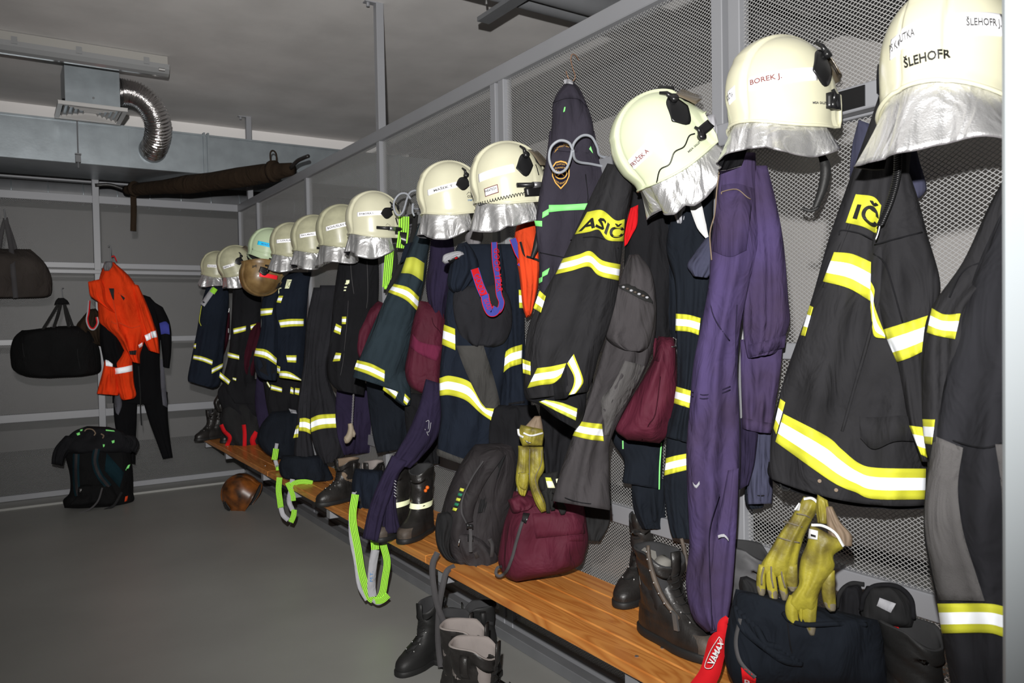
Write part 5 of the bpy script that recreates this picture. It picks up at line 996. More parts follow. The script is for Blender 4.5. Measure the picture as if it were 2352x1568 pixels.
# ------------------------------------------------------------------ boots
SL = [(0.0, -.084, .200, .043), (.012, -.088, .207, .050), (.040, -.088, .210, .052), (.058, -.086, .200, .050), (.074, -.084, .172, .047), (.095, -.080, .122, .044), (.125, -.074, .078, .042), (.165, -.070, .062, .043), (.225, -.074, .062, .048), (.280, -.082, .066, .053)]
def boot(label, loc, yaw, h=.28, m='leather', lin='liningd', open_=0.0, laces=True, band=False, loops=True, group=None, lean=0.0, cap='leather', spread=0.0, lowlace=True, name='work_boot', sc=1.0, toe=None):
    t = thing(name, label, 'boot', loc, group); cy, sy = math.cos(yaw), math.sin(yaw); loc = np.array(loc, float)
    def W(x, y, z): x = x+lean*max(0, z-.1); x *= sc; y *= sc; z *= sc; return loc+np.array([x*cy-y*sy, x*sy+y*cy, z])
    zs = np.linspace(0, 1, 30); S = np.array(SL); K = []
    for q in zs:
        z = q*h; zz_ = z if z < .125 else .125+(z-.125)*(.155/(h-.125)); K.append((z, *[np.interp(zz_, S[:, 0], S[:, i]) for i in (1, 2, 3)]))
    n = 36; rs = random.Random(int(abs(loc[0]*97+loc[1]*31)*10)); ph = rs.uniform(0, 6)
    def ring(z, xb, xf, w, g=0.0, cut=False):
        out = []; c, a = (xb+xf)/2, (xf-xb)/2+g; w = w+g
        for j in range(n):
            th = 2*math.pi*j/n; ct, st = math.cos(th), math.sin(th); x = c+a*math.copysign(abs(ct)**.82, ct)
            ww = w*(1.06 if x > .08 and z < .09 else 1)*(1-.10*math.exp(-((x-.03)/.05)**2)*(z < .06)); y = ww*math.copysign(abs(st)**.82, st)
            wr = .0022*math.sin(z*95+3*th+ph)*(z > .07)+.0015*math.sin(z*190+5*th)*(z > .07); zt = z
            if cut and ct > .3: zt = z-.045*(ct-.3)     # collar dips in front
            if cut: y *= 1+spread*max(0, ct)
            out.append(W(x+wr*ct, y+wr*st, zt))
        return out
    V = []; 
    for i, k in enumerate(K): V += ring(*k, cut=(i > 24))
    R = len(K); zt, xb, xf, w = K[-1]
    for g, dz in ((-.004, .004), (-.009, -.004), (-.011, -.05), (-.014, -h*.62)): V += ring(zt+dz, xb, xf, w, g, cut=True)
    Fc = []; MI = []
    for i in range(R+3):
        for j in range(n): Fc.append((i*n+j, i*n+(j+1) % n, (i+1)*n+(j+1) % n, (i+1)*n+j)); MI.append(1 if i >= R-1 else 0)
    Fc += [tuple(range(n-1, -1, -1)), tuple(range((R+3)*n, (R+4)*n))]; MI += [0, 1]
    mk('upper', V, Fc, [M[m], M[lin]], t, MI)
    V = []; 
    for z, g in ((-.0, .004), (.004, .006), (.020, .006), (.024, .003)): V += ring(z, -.088, .208, .050, g)
    mk('sole', V, [(i*n+j, i*n+(j+1) % n, (i+1)*n+(j+1) % n, (i+1)*n+j) for i in range(3) for j in range(n)]+[tuple(range(n-1, -1, -1)), tuple(range(3*n, 4*n))], M['rubber'], t)
    if toe:
        V = []
        for (z, xb, xf, w) in [k for k in K if k[0] < .075]:
            for j in range(-8, 9):
                th = j*.09; ct, st = math.cos(th), math.sin(th); c, a = (xb+xf)/2, (xf-xb)/2+.0015; V.append(W(c+a*abs(ct)**.82, (w+.0015)*1.06*math.copysign(abs(st)**.82, st), z))
        r = len(V)//17; mk('toe_cap', V, [(i*17+j, i*17+j+1, (i+1)*17+j+1, (i+1)*17+j) for i in range(r-1) for j in range(16)], M[toe], t)
    def fx_(z):
        zz_ = z if z < .125 else .125+(z-.125)*(.155/(h-.125)); return np.interp(zz_, S[:, 0], S[:, 2])
    if laces:
        mb = MB(); eb = MB()
        zz_ = np.linspace(.085, h-.06, 7 if lowlace else 4)
        for i, z in enumerate(zz_):
            x = fx_(z); y = .020
            mb.tube([W(x-.012, -y, z), W(x+.003, -y*.4, z+.004), W(x+.003, y*.4, z+.008), W(x-.012, y, z+.012)], .0022, 5, smooth=3)
            for s_ in (-1, 1): eb.ball(W(x-.014, s_*(y+.003), z+.004), .0042, 0, 6, 4)
        mb.build('lace', M['blackweb'], t, True, kind='stuff'); eb.build('eyelets', M['bolt'], t, True, kind='stuff')
        V = [W(fx_(z)-.004+.012*(z > h-.05), y, z) for z in np.linspace(.08, h+.012, 8) for y in (-.016, .016)]; V += [W(fx_(z)-.010+.012*(z > h-.05), y, z) for z in np.linspace(.08, h+.012, 8) for y in (-.016, .016)]
        mk('tongue', V, [(2*i, 2*i+1, 2*i+3, 2*i+2) for i in range(7)]+[(16+2*i, 16+2*i+2, 16+2*i+3, 16+2*i+1) for i in range(7)]+[(2*i, 2*i+2, 18+2*i, 16+2*i) for i in range(7)]+[(2*i+1, 17+2*i, 19+2*i, 2*i+3) for i in range(7)]+[(14, 15, 31, 30)], M[m], t)
    if loops:
        for s_ in ((1,) if loops == 1 else (-1, 1)):
            w = K[-3][3]; V = []
            for r_ in (0, .003):
                for dz, dy in ((.0, .0), (.012, .006), (.02, .014), (.012, .022), (-.03, .020), (-.05, .004)):
                    for dx in (-.012, .012): V.append(W(dx-.01, s_*(w+dy-r_), h-.03+dz))
            mk('pull_loop', V, [(2*i, 2*i+1, 2*i+3, 2*i+2) for i in range(5)]+[(12+2*i, 12+2*i+2, 12+2*i+3, 12+2*i+1) for i in range(5)]+[(2*i, 2*i+2, 14+2*i, 12+2*i) for i in range(5)]+[(2*i+1, 13+2*i, 15+2*i, 2*i+3) for i in range(5)], M[m], t)
    if band:
        V = []
        for z in (.135, .160):
            k = [np.interp(.125+(z-.125)*(.155/(h-.125)), S[:, 0], S[:, i]) for i in (1, 2, 3)]; V += ring(z, *k, .003)
        mk('reflective_band', V, [(j, (j+1) % n, n+(j+1) % n, n+j) for j in range(n)], M['tc'], t)
    return t, W, fx_
def yawto(a, b): d = b-a; return math.atan2(d[1], d[0])
ZB0 = .4625
a, b = on(1482, 1442, 2, ZB0), on(1640, 1520, 2, ZB0); d = (b-a)/np.linalg.norm(b-a)
t, W, fx_ = boot('big unlaced black leather boot on the nearest bench, toe pointing right', a+d*.088, yawto(a, b), .245, 'leather', 'liningd', spread=.55, loops=False, cap='worn', lean=-.10, toe='worn', sc=1.15)
MB().tube([W(.03, .0, .20), W(.0, .0, .21)], .03, 12).build('felt_tongue', M['insole'], t, True)
V = [W(x, y, z) for (x, z) in ((-.03, .10), (-.045, .17), (-.055, .235)) for y in (-.03, -.015, .0, .015, .03)]; V2 = [v-np.array([0, 0, .004]) for v in V]
MB().prism([W(-.052, -.034, .13), W(-.060, -.030, .225), W(-.062, .0, .238), W(-.060, .030, .225), W(-.052, .034, .13)], W(.012, 0, 0)-W(0, 0, 0)).build('felt_liner', M['insole'], t)
for s_ in (-1, 1):
    P = [W(.11, s_*.040, .095), W(.075, s_*.052, .13), W(.05, s_*.062, .18), (W(.035, s_*.066, .24)), W(.03, s_*.062, .275)]
    o = MB().tube(P, [.006, .008, .009, .008, .006], 8, smooth=4).build('lacing_flap', M['worn'], t, True)
    for p in crom(P, 2)[1:-1]: MB().ball(p+W(0, s_*.007, 0)-W(0, 0, 0), .0035, 0, 8, 5).build('eyelet', M['bolt'], t, True)
MB().prism([W(.10, -.052, .118), W(.118, -.053, .112), W(.128, -.056, .072), (W(.112, -.056, .070))], W(0, -.006, 0)-W(0, 0, 0)).build('metal_buckle', M['bolt'], t)
c = on(1500, 1400, 2, ZB0); boot('black leather boot with a red pull tab, behind the big unlaced boot', on(1478, 1190, 2, ZB0+.30)*(1, 1, 0)+np.array([0.05, 0.05, ZB0]), math.radians(200), .30, 'leather', 'liningd', loops=True)
boot('black leather boot with metal eyelets behind the purple coverall leg', on(1545, 1185, 2, ZB0+.30)*(1, 1, 0)+np.array([.03, .0, ZB0]), math.radians(215), .30, 'leather', 'liningd', lowlace=True)
c = on(1727, 1252, 2, ZB0+.33); boot('dusty grey rubber boot standing at the post, right of the purple coverall leg', (c[0]-.02, c[1], ZB0), math.radians(-80), .33, 'rubberg', 'liningd', laces=False, loops=False, name='rubber_boot')
c = on(2100, 1440, 2, ZB0+.30); t, W, f_ = boot('black rubber boot with a pull loop at the bottom right, beside the near trousers', (c[0], c[1], ZB0), math.radians(-100), .30, 'rubber', 'liningd', laces=False, loops=1, name='rubber_boot', sc=1.0)
MB().prism([W(-.06, -.015, .27), W(-.06, .015, .27), W(-.09, .015, .35), W(-.09, -.015, .35)], W(.006, 0, 0)-W(0, 0, 0)).build('red_pull_tab', M['redt'], t)
# pair of tall boots with a pale band
for i, (px, py, dy, lab) in enumerate(((922, 1068, .0, 'tall black fire boot with a pale band, left one, partly behind the dark purple coverall'), (975, 1070, .0, 'tall black fire boot with a pale band and orange emblem, left of the backpack'))):
    c = on(px, py, 2, ZB0+.33); t, W, f_ = boot(lab, (c[0]-.02, c[1], ZB0), math.radians(215), .33, 'leather', 'liningd', laces=False, band=True, loops=False, cap='worn', toe='worn', name='fire_boot', group=None)
    if i: MB().ball(W(.030, .050, .235), (.010, .010, .010)).ball(W(.042, .046, .222), (.009, .009, .009)).build('orange_emblem', mat('orange_rubber', (.85, .16, .015), rough=.5), t, True)
# unlaced boots on the middle bench
for px, py, h_, yw, lab, m_ in ((795, 1055, .24, 195, 'black laced boot with a tan collar on the middle bench, left one', 'tan'), (855, 1062, .22, 215, 'black boot with a grey turned-down tongue on the middle bench', 'lining')):
    c = on(px, py, 2, ZB0+h_); boot(lab, (c[0], c[1], ZB0), math.radians(yw), h_, 'leather', m_, spread=.2)
for px, py, h_, yw, lab in ((458, 930, .26, 210, 'black boot at the far end of the bench, leftmost'), (490, 935, .26, 200, 'black boot second from the far end of the bench'), (545, 945, .26, 215, 'black boot on the far bench behind the red straps')):
    c = on(px, py, 2, ZB0+h_); boot(lab, (c[0], min(c[1], 7.6), ZB0), math.radians(yw), h_, 'leather', 'liningd')
# boots on the floor
for px, py, h_, yw, m_, l_, lab in ((1092, 1478, .27, -52, 'leather', 'lining', 'black boot with a pale grey collar on the floor, nearest the viewer'), (1068, 1436, .27, -48, 'leather', 'lining', 'black boot with a pale collar, second on the floor behind the nearest'),
    (988, 1382, .26, 200, 'rubber', 'liningd', 'tall black boot on the floor, leftmost under the bench'), (1050, 1408, .24, -60, 'leather', 'liningd', 'black boot on the floor behind the backpack strap end'), (1098, 1388, .24, 160, 'rubber', 'liningd', 'black boot deepest under the bench, below the backpack')):
    s2 = 1.24 if l_ == 'lining' else 1.0; c = on(px, py, 2, h_*s2); boot(lab, (c[0], c[1], .0), math.radians(yw), h_, m_, l_, spread=.45 if l_ == 'lining' else 0, loops=1 if m_ == 'rubber' else 2, sc=s2)

# ------------------------------------------------------------------ gloves
def fing(g, secs, m='glove', d=.012, off=0.0, tip=None, name='finger', seed=1):
    L = Loft(name, M[m], g.pl, secs, depth=d, fold=.0012, freq=3, seed=seed, parent=g.t, cut=False, cols=12, off=off, square=2.1, back=1.0)
    if tip is not None:
        Loft('worn_tip', M['glovetip'], g.pl, tip, depth=d*1.0, fold=.0008, seed=seed, parent=g.t, cut=False, cols=10, off=off+.0015, square=2.1, back=1.0)
    return L
def sc_(z, rows): return [tuple(v for p in z((r[0], r[1]), (r[2], r[3])) for v in p) for r in rows]
g = G('work_glove', 'yellow leather glove hanging back-of-hand forward below the nearest turnout jacket', 'glove', 1800, 1270, 1.62)
L = g.loft('hand', 'glove', sc_(ZC_, [(868, 262, 972, 300), (835, 320, 965, 350), (770, 420, 915, 440), (700, 520, 870, 540), (630, 640, 840, 640), (585, 710, 828, 715), (575, 760, 826, 780), (600, 800, 815, 820)]), depth=.026, fold=.003, freq=6, seed=2, cut=False, cols=24)
strap('white_cuff_edge', L, ZC_((868, 280), (920, 275), (960, 305), (975, 360)), 6, [M['white']], g.t, off=.004); patch('size_label', L, ZC_((835, 305), (848, 312)), ZC_((800, 355), (838, 360)), [M['white']], g.t, off=.004)
for i, r in enumerate(([(565, 720, 625, 725), (553, 780, 612, 790), (548, 840, 612, 860), (555, 900, 610, 915), (570, 935, 598, 938)], [(620, 720, 690, 725), (612, 800, 682, 800), (618, 870, 690, 870), (636, 940, 694, 945), (650, 982, 682, 985)], [(690, 715, 752, 720), (690, 800, 752, 800), (700, 870, 760, 880), (712, 930, 764, 935), (725, 968, 748, 970)], [(745, 715, 825, 720), (742, 800, 830, 800), (752, 850, 830, 850), (770, 890, 820, 890), (782, 905, 805, 905)])):
    k = len(r); fing(g, sc_(ZC_, r), tip=sc_(ZC_, [(r[-3][0]+2, r[-3][1]+18, r[-3][2]-2, r[-3][3]+18), r[-2], (r[-1][0], r[-1][1]+2, r[-1][2], r[-1][3]+2)]), off=.010, seed=i)
for a_, b_ in (((600, 740), (585, 860)), ((650, 735), (665, 880)), ((715, 735), (745, 880))): seam(Flat(g.pl, .020), ZC_(a_, ((a_[0]+b_[0])/2-6, (a_[1]+b_[1])/2), b_), g.t, 'glovetip', .0025)
for q in (((730, 430), (800, 450), (860, 470)), ((700, 540), (770, 560), (840, 575)), ((820, 380), (880, 390), (930, 420))): seam(L, ZC_(*q), g.t, 'glovetip', .002, .001, 'crease')
g = G('work_glove', 'yellow leather glove with white-edged open cuff, right one below the nearest jacket', 'glove', 1875, 1290, 1.60)
L2 = g.loft('inner_cuff', 'tan', sc_(ZC_, [(1010, 330, 1060, 330), (1020, 420, 1120, 440), (1030, 500, 1190, 520), (1060, 590, 1195, 600)]), depth=.02, fold=.003, off=-.02); g.loft('cuff_back', 'glove', sc_(ZC_, [(960, 250, 1030, 290), (950, 340, 1040, 350), (960, 440, 1030, 450)]), depth=.012, fold=.003, off=-.02)
L = g.loft('hand', 'glove', sc_(ZC_, [(915, 450, 1120, 560), (900, 520, 1135, 610), (890, 580, 1070, 660), (850, 680, 1078, 730), (835, 780, 1050, 800), (832, 860, 990, 880), (780, 930, 965, 950), (752, 980, 960, 1000), (800, 1040, 940, 1050)]), depth=.028, fold=.003, freq=5, seed=7, cut=False, cols=24)
strap('white_cuff_edge', L, ZC_((920, 455), (1000, 462), (1080, 510), (1138, 600)), 6, [M['white']], g.t, off=.005); patch('size_label', L, ZC_((905, 480), (965, 495)), ZC_((895, 545), (960, 555)), [M['white']], g.t, off=.005); patch('label_print', L, ZC_((915, 515), (950, 525)), ZC_((915, 530), (950, 540)), [M['plast']], g.t, off=.0075, n=4)
fing(g, sc_(ZC_, [(990, 780, 1078, 760), (988, 860, 1082, 860), (990, 930, 1085, 950), (1010, 1000, 1086, 1010), (1040, 1038, 1075, 1035)]), tip=sc_(ZC_, [(1000, 965, 1085, 985), (1015, 1010, 1086, 1020), (1045, 1042, 1078, 1038)]), name='thumb', off=.004)
fing(g, sc_(ZC_, [(850, 920, 965, 930), (850, 1000, 960, 1000), (858, 1080, 952, 1090), (880, 1150, 950, 1150), (905, 1200, 940, 1200)]), tip=sc_(ZC_, [(870, 1125, 952, 1130), (885, 1160, 950, 1160), (908, 1203, 940, 1203)]), off=.006); fing(g, sc_(ZC_, [(770, 925, 850, 935), (745, 990, 835, 990), (745, 1050, 830, 1060), (765, 1105, 840, 1115), (790, 1130, 850, 1135)]), off=.010)
fing(g, sc_(ZC_, [(820, 935, 865, 940), (825, 1000, 868, 1000), (835, 1080, 868, 1090), (845, 1130, 870, 1130)]), off=.004, d=.010)
g = G('work_glove', 'worn yellow leather glove pair clipped below the grey-black jacket, above the maroon bag', 'glove', 1215, 1080, 1.64)
L = g.loft('hand', 'glove', sc_(Z9, [(745, 90, 850, 100), (745, 180, 850, 190), (730, 300, 848, 300), (722, 400, 845, 400), (735, 470, 830, 480), (750, 520, 815, 530), (775, 545, 805, 548)]), depth=.022, fold=.002, seed=2, cut=False)
L = g.loft('hand', 'glove', sc_(Z9, [(850, 100, 970, 100), (848, 200, 975, 200), (845, 300, 980, 310), (840, 400, 930, 400), (855, 480, 935, 470), (880, 560, 970, 550), (910, 630, 995, 620), (955, 695, 998, 680)]), depth=.024, fold=.002, seed=3, cut=False, off=.02)
c = g.loft('cuff', 'glove', [(1196, 975, 1245, 985), (1192, 990, 1249, 995), (1194, 1008, 1248, 1008), (1200, 1024, 1246, 1024)], depth=.028, fold=.003, off=.01, cut=False); c2 = g.loft('cuff_lining', 'tan', [(1228, 955, 1242, 955), (1212, 972, 1246, 975), (1200, 985, 1248, 992)], depth=.02, fold=.002, off=-.005)
strap('white_cuff_edge', c, [(1190, 985), (1192, 998), (1202, 1004)], 5, [M['white']], g.t, off=.008); strap('white_cuff_edge', c, [(1202, 994), (1220, 1000), (1247, 994)], 4, [M['white']], g.t, off=.008); patch('metal_tab', c, [(1205, 1010), (1215, 1015)], [(1213, 1020), (1221, 1016)], [M['bolt']], g.t, off=.006, n=4)
fing(g, sc_(Z9, [(755, 330, 838, 330), (745, 400, 838, 400), (755, 460, 825, 460), (790, 490, 815, 490)]), off=.022, d=.01)
for q in (((745, 340), (790, 330), (840, 345)), ((850, 120), (845, 260), (850, 400)), ((960, 130), (950, 260), (900, 380), (930, 500), (975, 600))): seam(L, Z9(*q), g.t, 'glovetip', .0018, .002)
g = G('dark_glove', 'black glove with pale reflective finger tape beside the yellow gloves', 'glove', 1255, 1120, 1.70)
L = g.loft('hand', 'blackweb', sc_(Z9, [(960, 340, 1110, 320), (940, 400, 1100, 400), (950, 480, 1080, 480), (960, 560, 1060, 540)]), depth=.02, fold=.004, cut=False)
for i, r in enumerate(([(935, 370, 975, 360), (930, 440, 990, 440), (955, 500, 995, 500)], [(965, 500, 1010, 500), (985, 600, 1030, 600), (1000, 700, 1035, 700)], [(1010, 480, 1060, 480), (1020, 580, 1065, 580), (1040, 680, 1080, 670)], [(1090, 600, 1150, 600), (1105, 660, 1180, 660), (1130, 715, 1165, 710)])): fing(g, sc_(Z9, r), 'blackweb', off=.01, seed=i)
patch('reflective_tape', L, Z9((988, 375), (1040, 378)), Z9((1010, 470), (1080, 472)), [M['tyd'], M['tc']], g.t, [.35, .65], off=.012, n=6); patch('reflective_tape', L, Z9((1085, 390), (1118, 385)), Z9((1095, 460), (1115, 450)), [M['tc']], g.t, off=.012, n=5)

# ------------------------------------------------------------------ bench load
g = G('backpack', 'black backpack on the bench left of the maroon bag', 'backpack', 1090, 1190, 1.74)
b = g.loft('main_bag', 'pack', [(1090, 1020, 1180, 1015, .7), (1060, 1060, 1188, 1050), (1035, 1110, 1186, 1110), (1018, 1160, 1176, 1170), (1008, 1215, 1160, 1220), (1022, 1260, 1150, 1262), (1055, 1288, 1140, 1288)], depth=.13, fold=.010, freq=6, seed=3, cut=False, cols=26, square=3)
sp_ = g.loft('front_pocket', 'packd', sc_(Z9, [(20, 700, 120, 680), (0, 800, 190, 760), (0, 900, 150, 900), (20, 1000, 130, 1000), (80, 1100, 160, 1100), (150, 1150, 300, 1190)]), depth=.05, fold=.005, off=.09, cut=False); lp = g.loft('lower_pocket', 'pack', sc_(Z9, [(160, 850, 370, 900), (130, 980, 470, 960), (150, 1080, 560, 1080), (210, 1170, 540, 1180), (300, 1205, 450, 1200)]), depth=.055, fold=.008, off=.10, cut=False, cols=20)
mp = g.loft('padded_panel', 'packd', sc_(Z9, [(560, 190, 640, 170), (500, 300, 600, 280), (450, 420, 560, 400), (410, 560, 500, 540), (380, 700, 450, 690)]), depth=.02, fold=.004, off=.115)
strap('shoulder_strap', b, Z9((590, 150), (500, 260), (400, 400), (320, 560), (295, 700), (310, 780)), [22, 26, 28, 30, 24, 16], [M['pack']], g.t, off=.030, thick=.012); strap('strap_edge', b, Z9((430, 230), (330, 380), (250, 550), (235, 680), (280, 790)), 4, [M['web']], g.t, off=.035)
for q in ((280, 790, 340, 840), (290, 895, 340, 950)): patch('buckle', b, Z9((q[0], q[1]), (q[2], q[1]+10)), Z9((q[0], q[3]), (q[2], q[3])), [M['plast']], g.t, off=.062, thick=.012, n=4)
strap('strap_end', b, Z9((315, 840), (318, 900), (315, 980), (318, 1050)), 8, [M['web']], g.t, off=.062); strap('webbing_loop', b, Z9((360, 1050), (400, 1140), (450, 1165), (500, 1120), (515, 1000), (490, 930)), 9, [M['web']], g.t, off=.062, thick=.004); ptube('zip_pull', b, [(1056, 1238, .07), (1054, 1246, .075), (1053, 1252, .07)], .003, M['bolt'], g.t)
patch('printed_panel', b, Z9((230, 420), (290, 440)), Z9((140, 650), (180, 680)), [M['pack']], g.t, off=.035); 
for i in range(5): patch('green_mark', b, Z9((225-i*16, 470+i*44), (262-i*16, 480+i*44)), Z9((215-i*16, 495+i*44), (250-i*16, 505+i*44)), [M['green'] if i % 2 else M['tyd']], g.t, off=.039, n=3, thick=.001)
pl2 = hx(1010, 1400, 1.50); strap('hanging_strap', pl2, [(1005, 1268, -.02), (993, 1300), (998, 1360), (1008, 1400), (1022, 1434)], 14, [M['web']], g.t); strap('hanging_strap', pl2, [(1045, 1300, -.04), (1026, 1312, -.01), (1017, 1345), (1008, 1400), (1006, 1470), (1012, 1532)], 13, [M['web']], g.t, off=-.004)
g = G('folded_trousers', 'dark navy elastic trousers heaped on the bench at the bottom right', 'trousers', 1840, 1480, 1.66)
L = g.loft('fabric_heap', 'navyd', [(1690, 1352, 1740, 1362, .6), (1680, 1392, 1985, 1416, .8), (1672, 1430, 2020, 1432), (1664, 1480, 2035, 1490), (1668, 1530, 2040, 1540), (1690, 1580, 2045, 1590)], depth=.11, fold=.010, freq=5, seed=4, cut=False, cols=30)
for k in range(6): ptube('fold', L, [(1690+k*9, 1392+k*9, -.004), (1705+k*12, 1440+k*10, .002), (1745+k*11, 1475+k*8, .002), (1800+k*8, 1488+k*7, -.006)], .009, M['navyd'], g.t, 8)
seam(L, [(1808, 1415), (1815, 1480), (1835, 1570)], g.t); ptube('waist_edge', L, [(1800, 1408, .0), (1815, 1424, .005), (1850, 1434, .006), (1920, 1432, .005), (1990, 1434, .0)], .006, M['navyd'], g.t)
patch('red_lining', L, [(1702, 1532), (1720, 1540), (1737, 1558)], [(1706, 1575), (1720, 1580), (1734, 1580)], [M['redt']], g.t, off=.012); text_patch('R', L, [(1710, 1560), (1726, 1564)], [(1710, 1572), (1726, 1576)], M['white'], g.t, .016); strap('suspender', L, [(1700, 1420, .0), (1690, 1470), (1696, 1510), (1712, 1535), (1735, 1556)], 9, [M['web']], g.t, off=.012)
g = G('key_strap', 'red printed webbing strap lying over the bench edge right of the big boot', 'strap', 1650, 1500, 1.60)
strap('webbing', g.pl, [(1672, 1418, .02), (1660, 1432, .02), (1660, 1455, .02), (1648, 1475, .01), (1640, 1510), (1628, 1550), (1600, 1590, -.01)], [14, 22, 30, 44, 46, 48, 50], [M['red']], g.t); fl = Flat(g.pl, .022); MB().ball(g.pl.at(1676, 1424, .025), (.005, .005, .008)).build('ring', M['bolt'], g.t, True)
ptube('printed_oval', fl, [(1652, 1462, .002), (1634, 1490, .0), (1621, 1520, .0), (1620, 1533, .0), (1634, 1533, .0), (1644, 1515, .0), (1658, 1475, .0), (1652, 1462, .002)], .0009, M['white'], g.t); text_patch('VAMAX', fl, [(1624, 1522), (1654, 1466)], [(1640, 1528), (1662, 1478)], M['white'], g.t, .003, True)
def liner(label, secs, m, X, px, py, **k):
    g = G('boot_liner', label, 'boot', px, py, X); L = g.loft('padded_liner', m, secs, depth=.045, fold=.004, cut=False, square=3); return g, L
g, L = liner('black padded boot collar with a white tag on the bench, under the yellow gloves', [(1990, 1345, 2060, 1342), (1978, 1370, 2096, 1378), (1976, 1405, 2100, 1418), (1985, 1440, 2095, 1440)], 'packd', 1.80, 2040, 1390); patch('white_tag', L, ZC_((1380, 945), (1490, 985)), ZC_((1360, 1000), (1455, 1048)), [M['greyl']], g.t, off=.006); ptube('collar_edge', L, [(1978, 1400, .005), (1985, 1368, .01), (2010, 1345, .012), (2060, 1346, .012), (2092, 1375, .01), (2098, 1420, .005)], .006, M['deep'], g.t)
g, L = liner('black open boot liner left of the tagged boot collar', [(1935, 1345, 1975, 1338), (1922, 1370, 1985, 1372), (1918, 1410, 1990, 1415), (1930, 1430, 1985, 1432)], 'deep', 1.84, 1950, 1390); ptube('collar_edge', L, [(1922, 1395, .01), (1930, 1360, .012), (1955, 1340, .012), (1985, 1342, .01)], .006, M['packd'], g.t)
g, L = liner('black boot liner with a rubber tab, just left of the hanging yellow gloves', [(1700, 1325, 1715, 1322), (1697, 1345, 1755, 1345), (1705, 1375, 1758, 1372), (1718, 1390, 1750, 1388)], 'packd', 1.62, 1725, 1350); patch('rubber_tab', L, ZC_((515, 1000), (580, 985)), ZC_((525, 1110), (595, 1100)), [M['rubber']], g.t, off=.02, thick=.01)
# heaps on the middle and far bench
def heap(name, label, cat, px, py, X, m, secs, seed=1, **k):
    g = G(name, label, cat, px, py, X); return g, g.loft('cloth_body', m, secs, depth=k.pop('depth', .10), fold=k.pop('fold', .014), freq=k.pop('freq', 7), seed=seed, cut=False, cols=24, **k)
g, L = heap('blue_sack', 'dark blue rolled jacket on the bench behind the long black trousers', 'jacket', 650, 1000, 1.80, 'navyd', [(625, 945, 690, 940), (600, 975, 705, 975), (590, 1010, 705, 1010), (610, 1040, 700, 1045), (640, 1055, 690, 1055)], 2); patch('white_tag', L, [(663, 938), (680, 942)], [(668, 948), (682, 950)], [M['greyl']], g.t)
g, L = heap('dark_trousers', 'black trousers heaped on the bench edge under the long striped trousers', 'trousers', 700, 1080, 1.66, 'navyd', [(650, 1045, 740, 1045), (640, 1070, 755, 1075), (648, 1095, 765, 1100), (670, 1102, 745, 1108)], 6)
g, L = heap('dark_jacket', 'black jacket lying on the far bench behind the red straps', 'jacket', 560, 990, 1.76, 'packd', [(520, 920, 600, 925), (505, 960, 610, 960), (515, 1000, 612, 1000), (535, 1030, 600, 1032)], 3)
strap('red_strap', L, [(508, 975), (515, 990), (528, 1005), (520, 1030), (535, 1045), (548, 1050), (560, 1035), (562, 1000), (560, 975)], 9, [M['red']], g.t, off=.02); strap('red_strap', L, [(590, 992), (580, 1010), (584, 1025)], 12, [M['red']], g.t, off=.02)
g, L = heap('blue_jacket', 'dark blue jacket heaped on the bench left of the tall boots', 'jacket', 835, 1110, 1.72, 'navy', [(815, 1075, 880, 1080), (808, 1110, 880, 1115), (812, 1150, 872, 1160), (830, 1185, 865, 1190)], 5); MB().ball(L.pt(818, 1143, .004), .006).ball(L.pt(818, 1130, .004), .005).build('snap_button', M['bolt'], g.t, True); patch('yellow_edge', L, [(820, 1195), (838, 1210)], [(820, 1204), (836, 1218)], [M['tyd']], g.t)
g, L = heap('dark_trousers', 'dark purple-black trousers hanging behind the rope toggle', 'trousers', 800, 960, 1.90, 'purp2', [(775, 880, 850, 880), (770, 940, 860, 940), (775, 1000, 860, 1000), (790, 1045, 850, 1040)], 4, depth=.04)
g, L = heap('dark_jacket', 'black jacket hanging below the black backpack and turnout trousers', 'jacket', 1180, 1000, 1.90, 'deep', [(1130, 930, 1230, 930), (1120, 990, 1250, 980), (1130, 1040, 1290, 1050), (1180, 1110, 1290, 1110)], 4, depth=.05); 
g, L = heap('dark_shirt', 'black shirt hanging behind the yellow gloves', 'shirt', 1290, 1010, 1.92, 'deep', [(1240, 930, 1350, 950), (1240, 1000, 1330, 1000), (1250, 1060, 1310, 1060), (1255, 1120, 1300, 1120)], 8, depth=.04)
g, L = heap('dark_trousers', 'black trousers behind the tall fire boots', 'trousers', 985, 980, 1.92, 'deep', [(930, 900, 1010, 910), (930, 960, 1010, 960), (940, 1020, 1010, 1020), (960, 1065, 1010, 1065)], 5, depth=.04)
g, L = heap('dark_trousers', 'dark purple trousers hanging behind the far bench heap', 'trousers', 620, 930, 1.90, 'purp2', [(590, 860, 680, 870), (585, 920, 680, 920), (592, 970, 670, 970), (600, 1000, 660, 1000)], 7, depth=.04)

g, L = heap('dark_clothes', 'black clothing bundle below the farthest turnout jackets', 'clothes', 570, 900, 1.80, 'deep', [(520, 870, 640, 870), (500, 900, 640, 900), (510, 935, 640, 940), (540, 965, 620, 965)], 13, depth=.08)
g, L = heap('dark_gloves', 'crumpled black gloves on the clothing bundle near the far end of the bench', 'gloves', 520, 925, 1.66, 'leather', [(500, 905, 560, 900), (490, 925, 575, 925), (500, 945, 560, 945)], 23, depth=.05, fold=.02, freq=12)
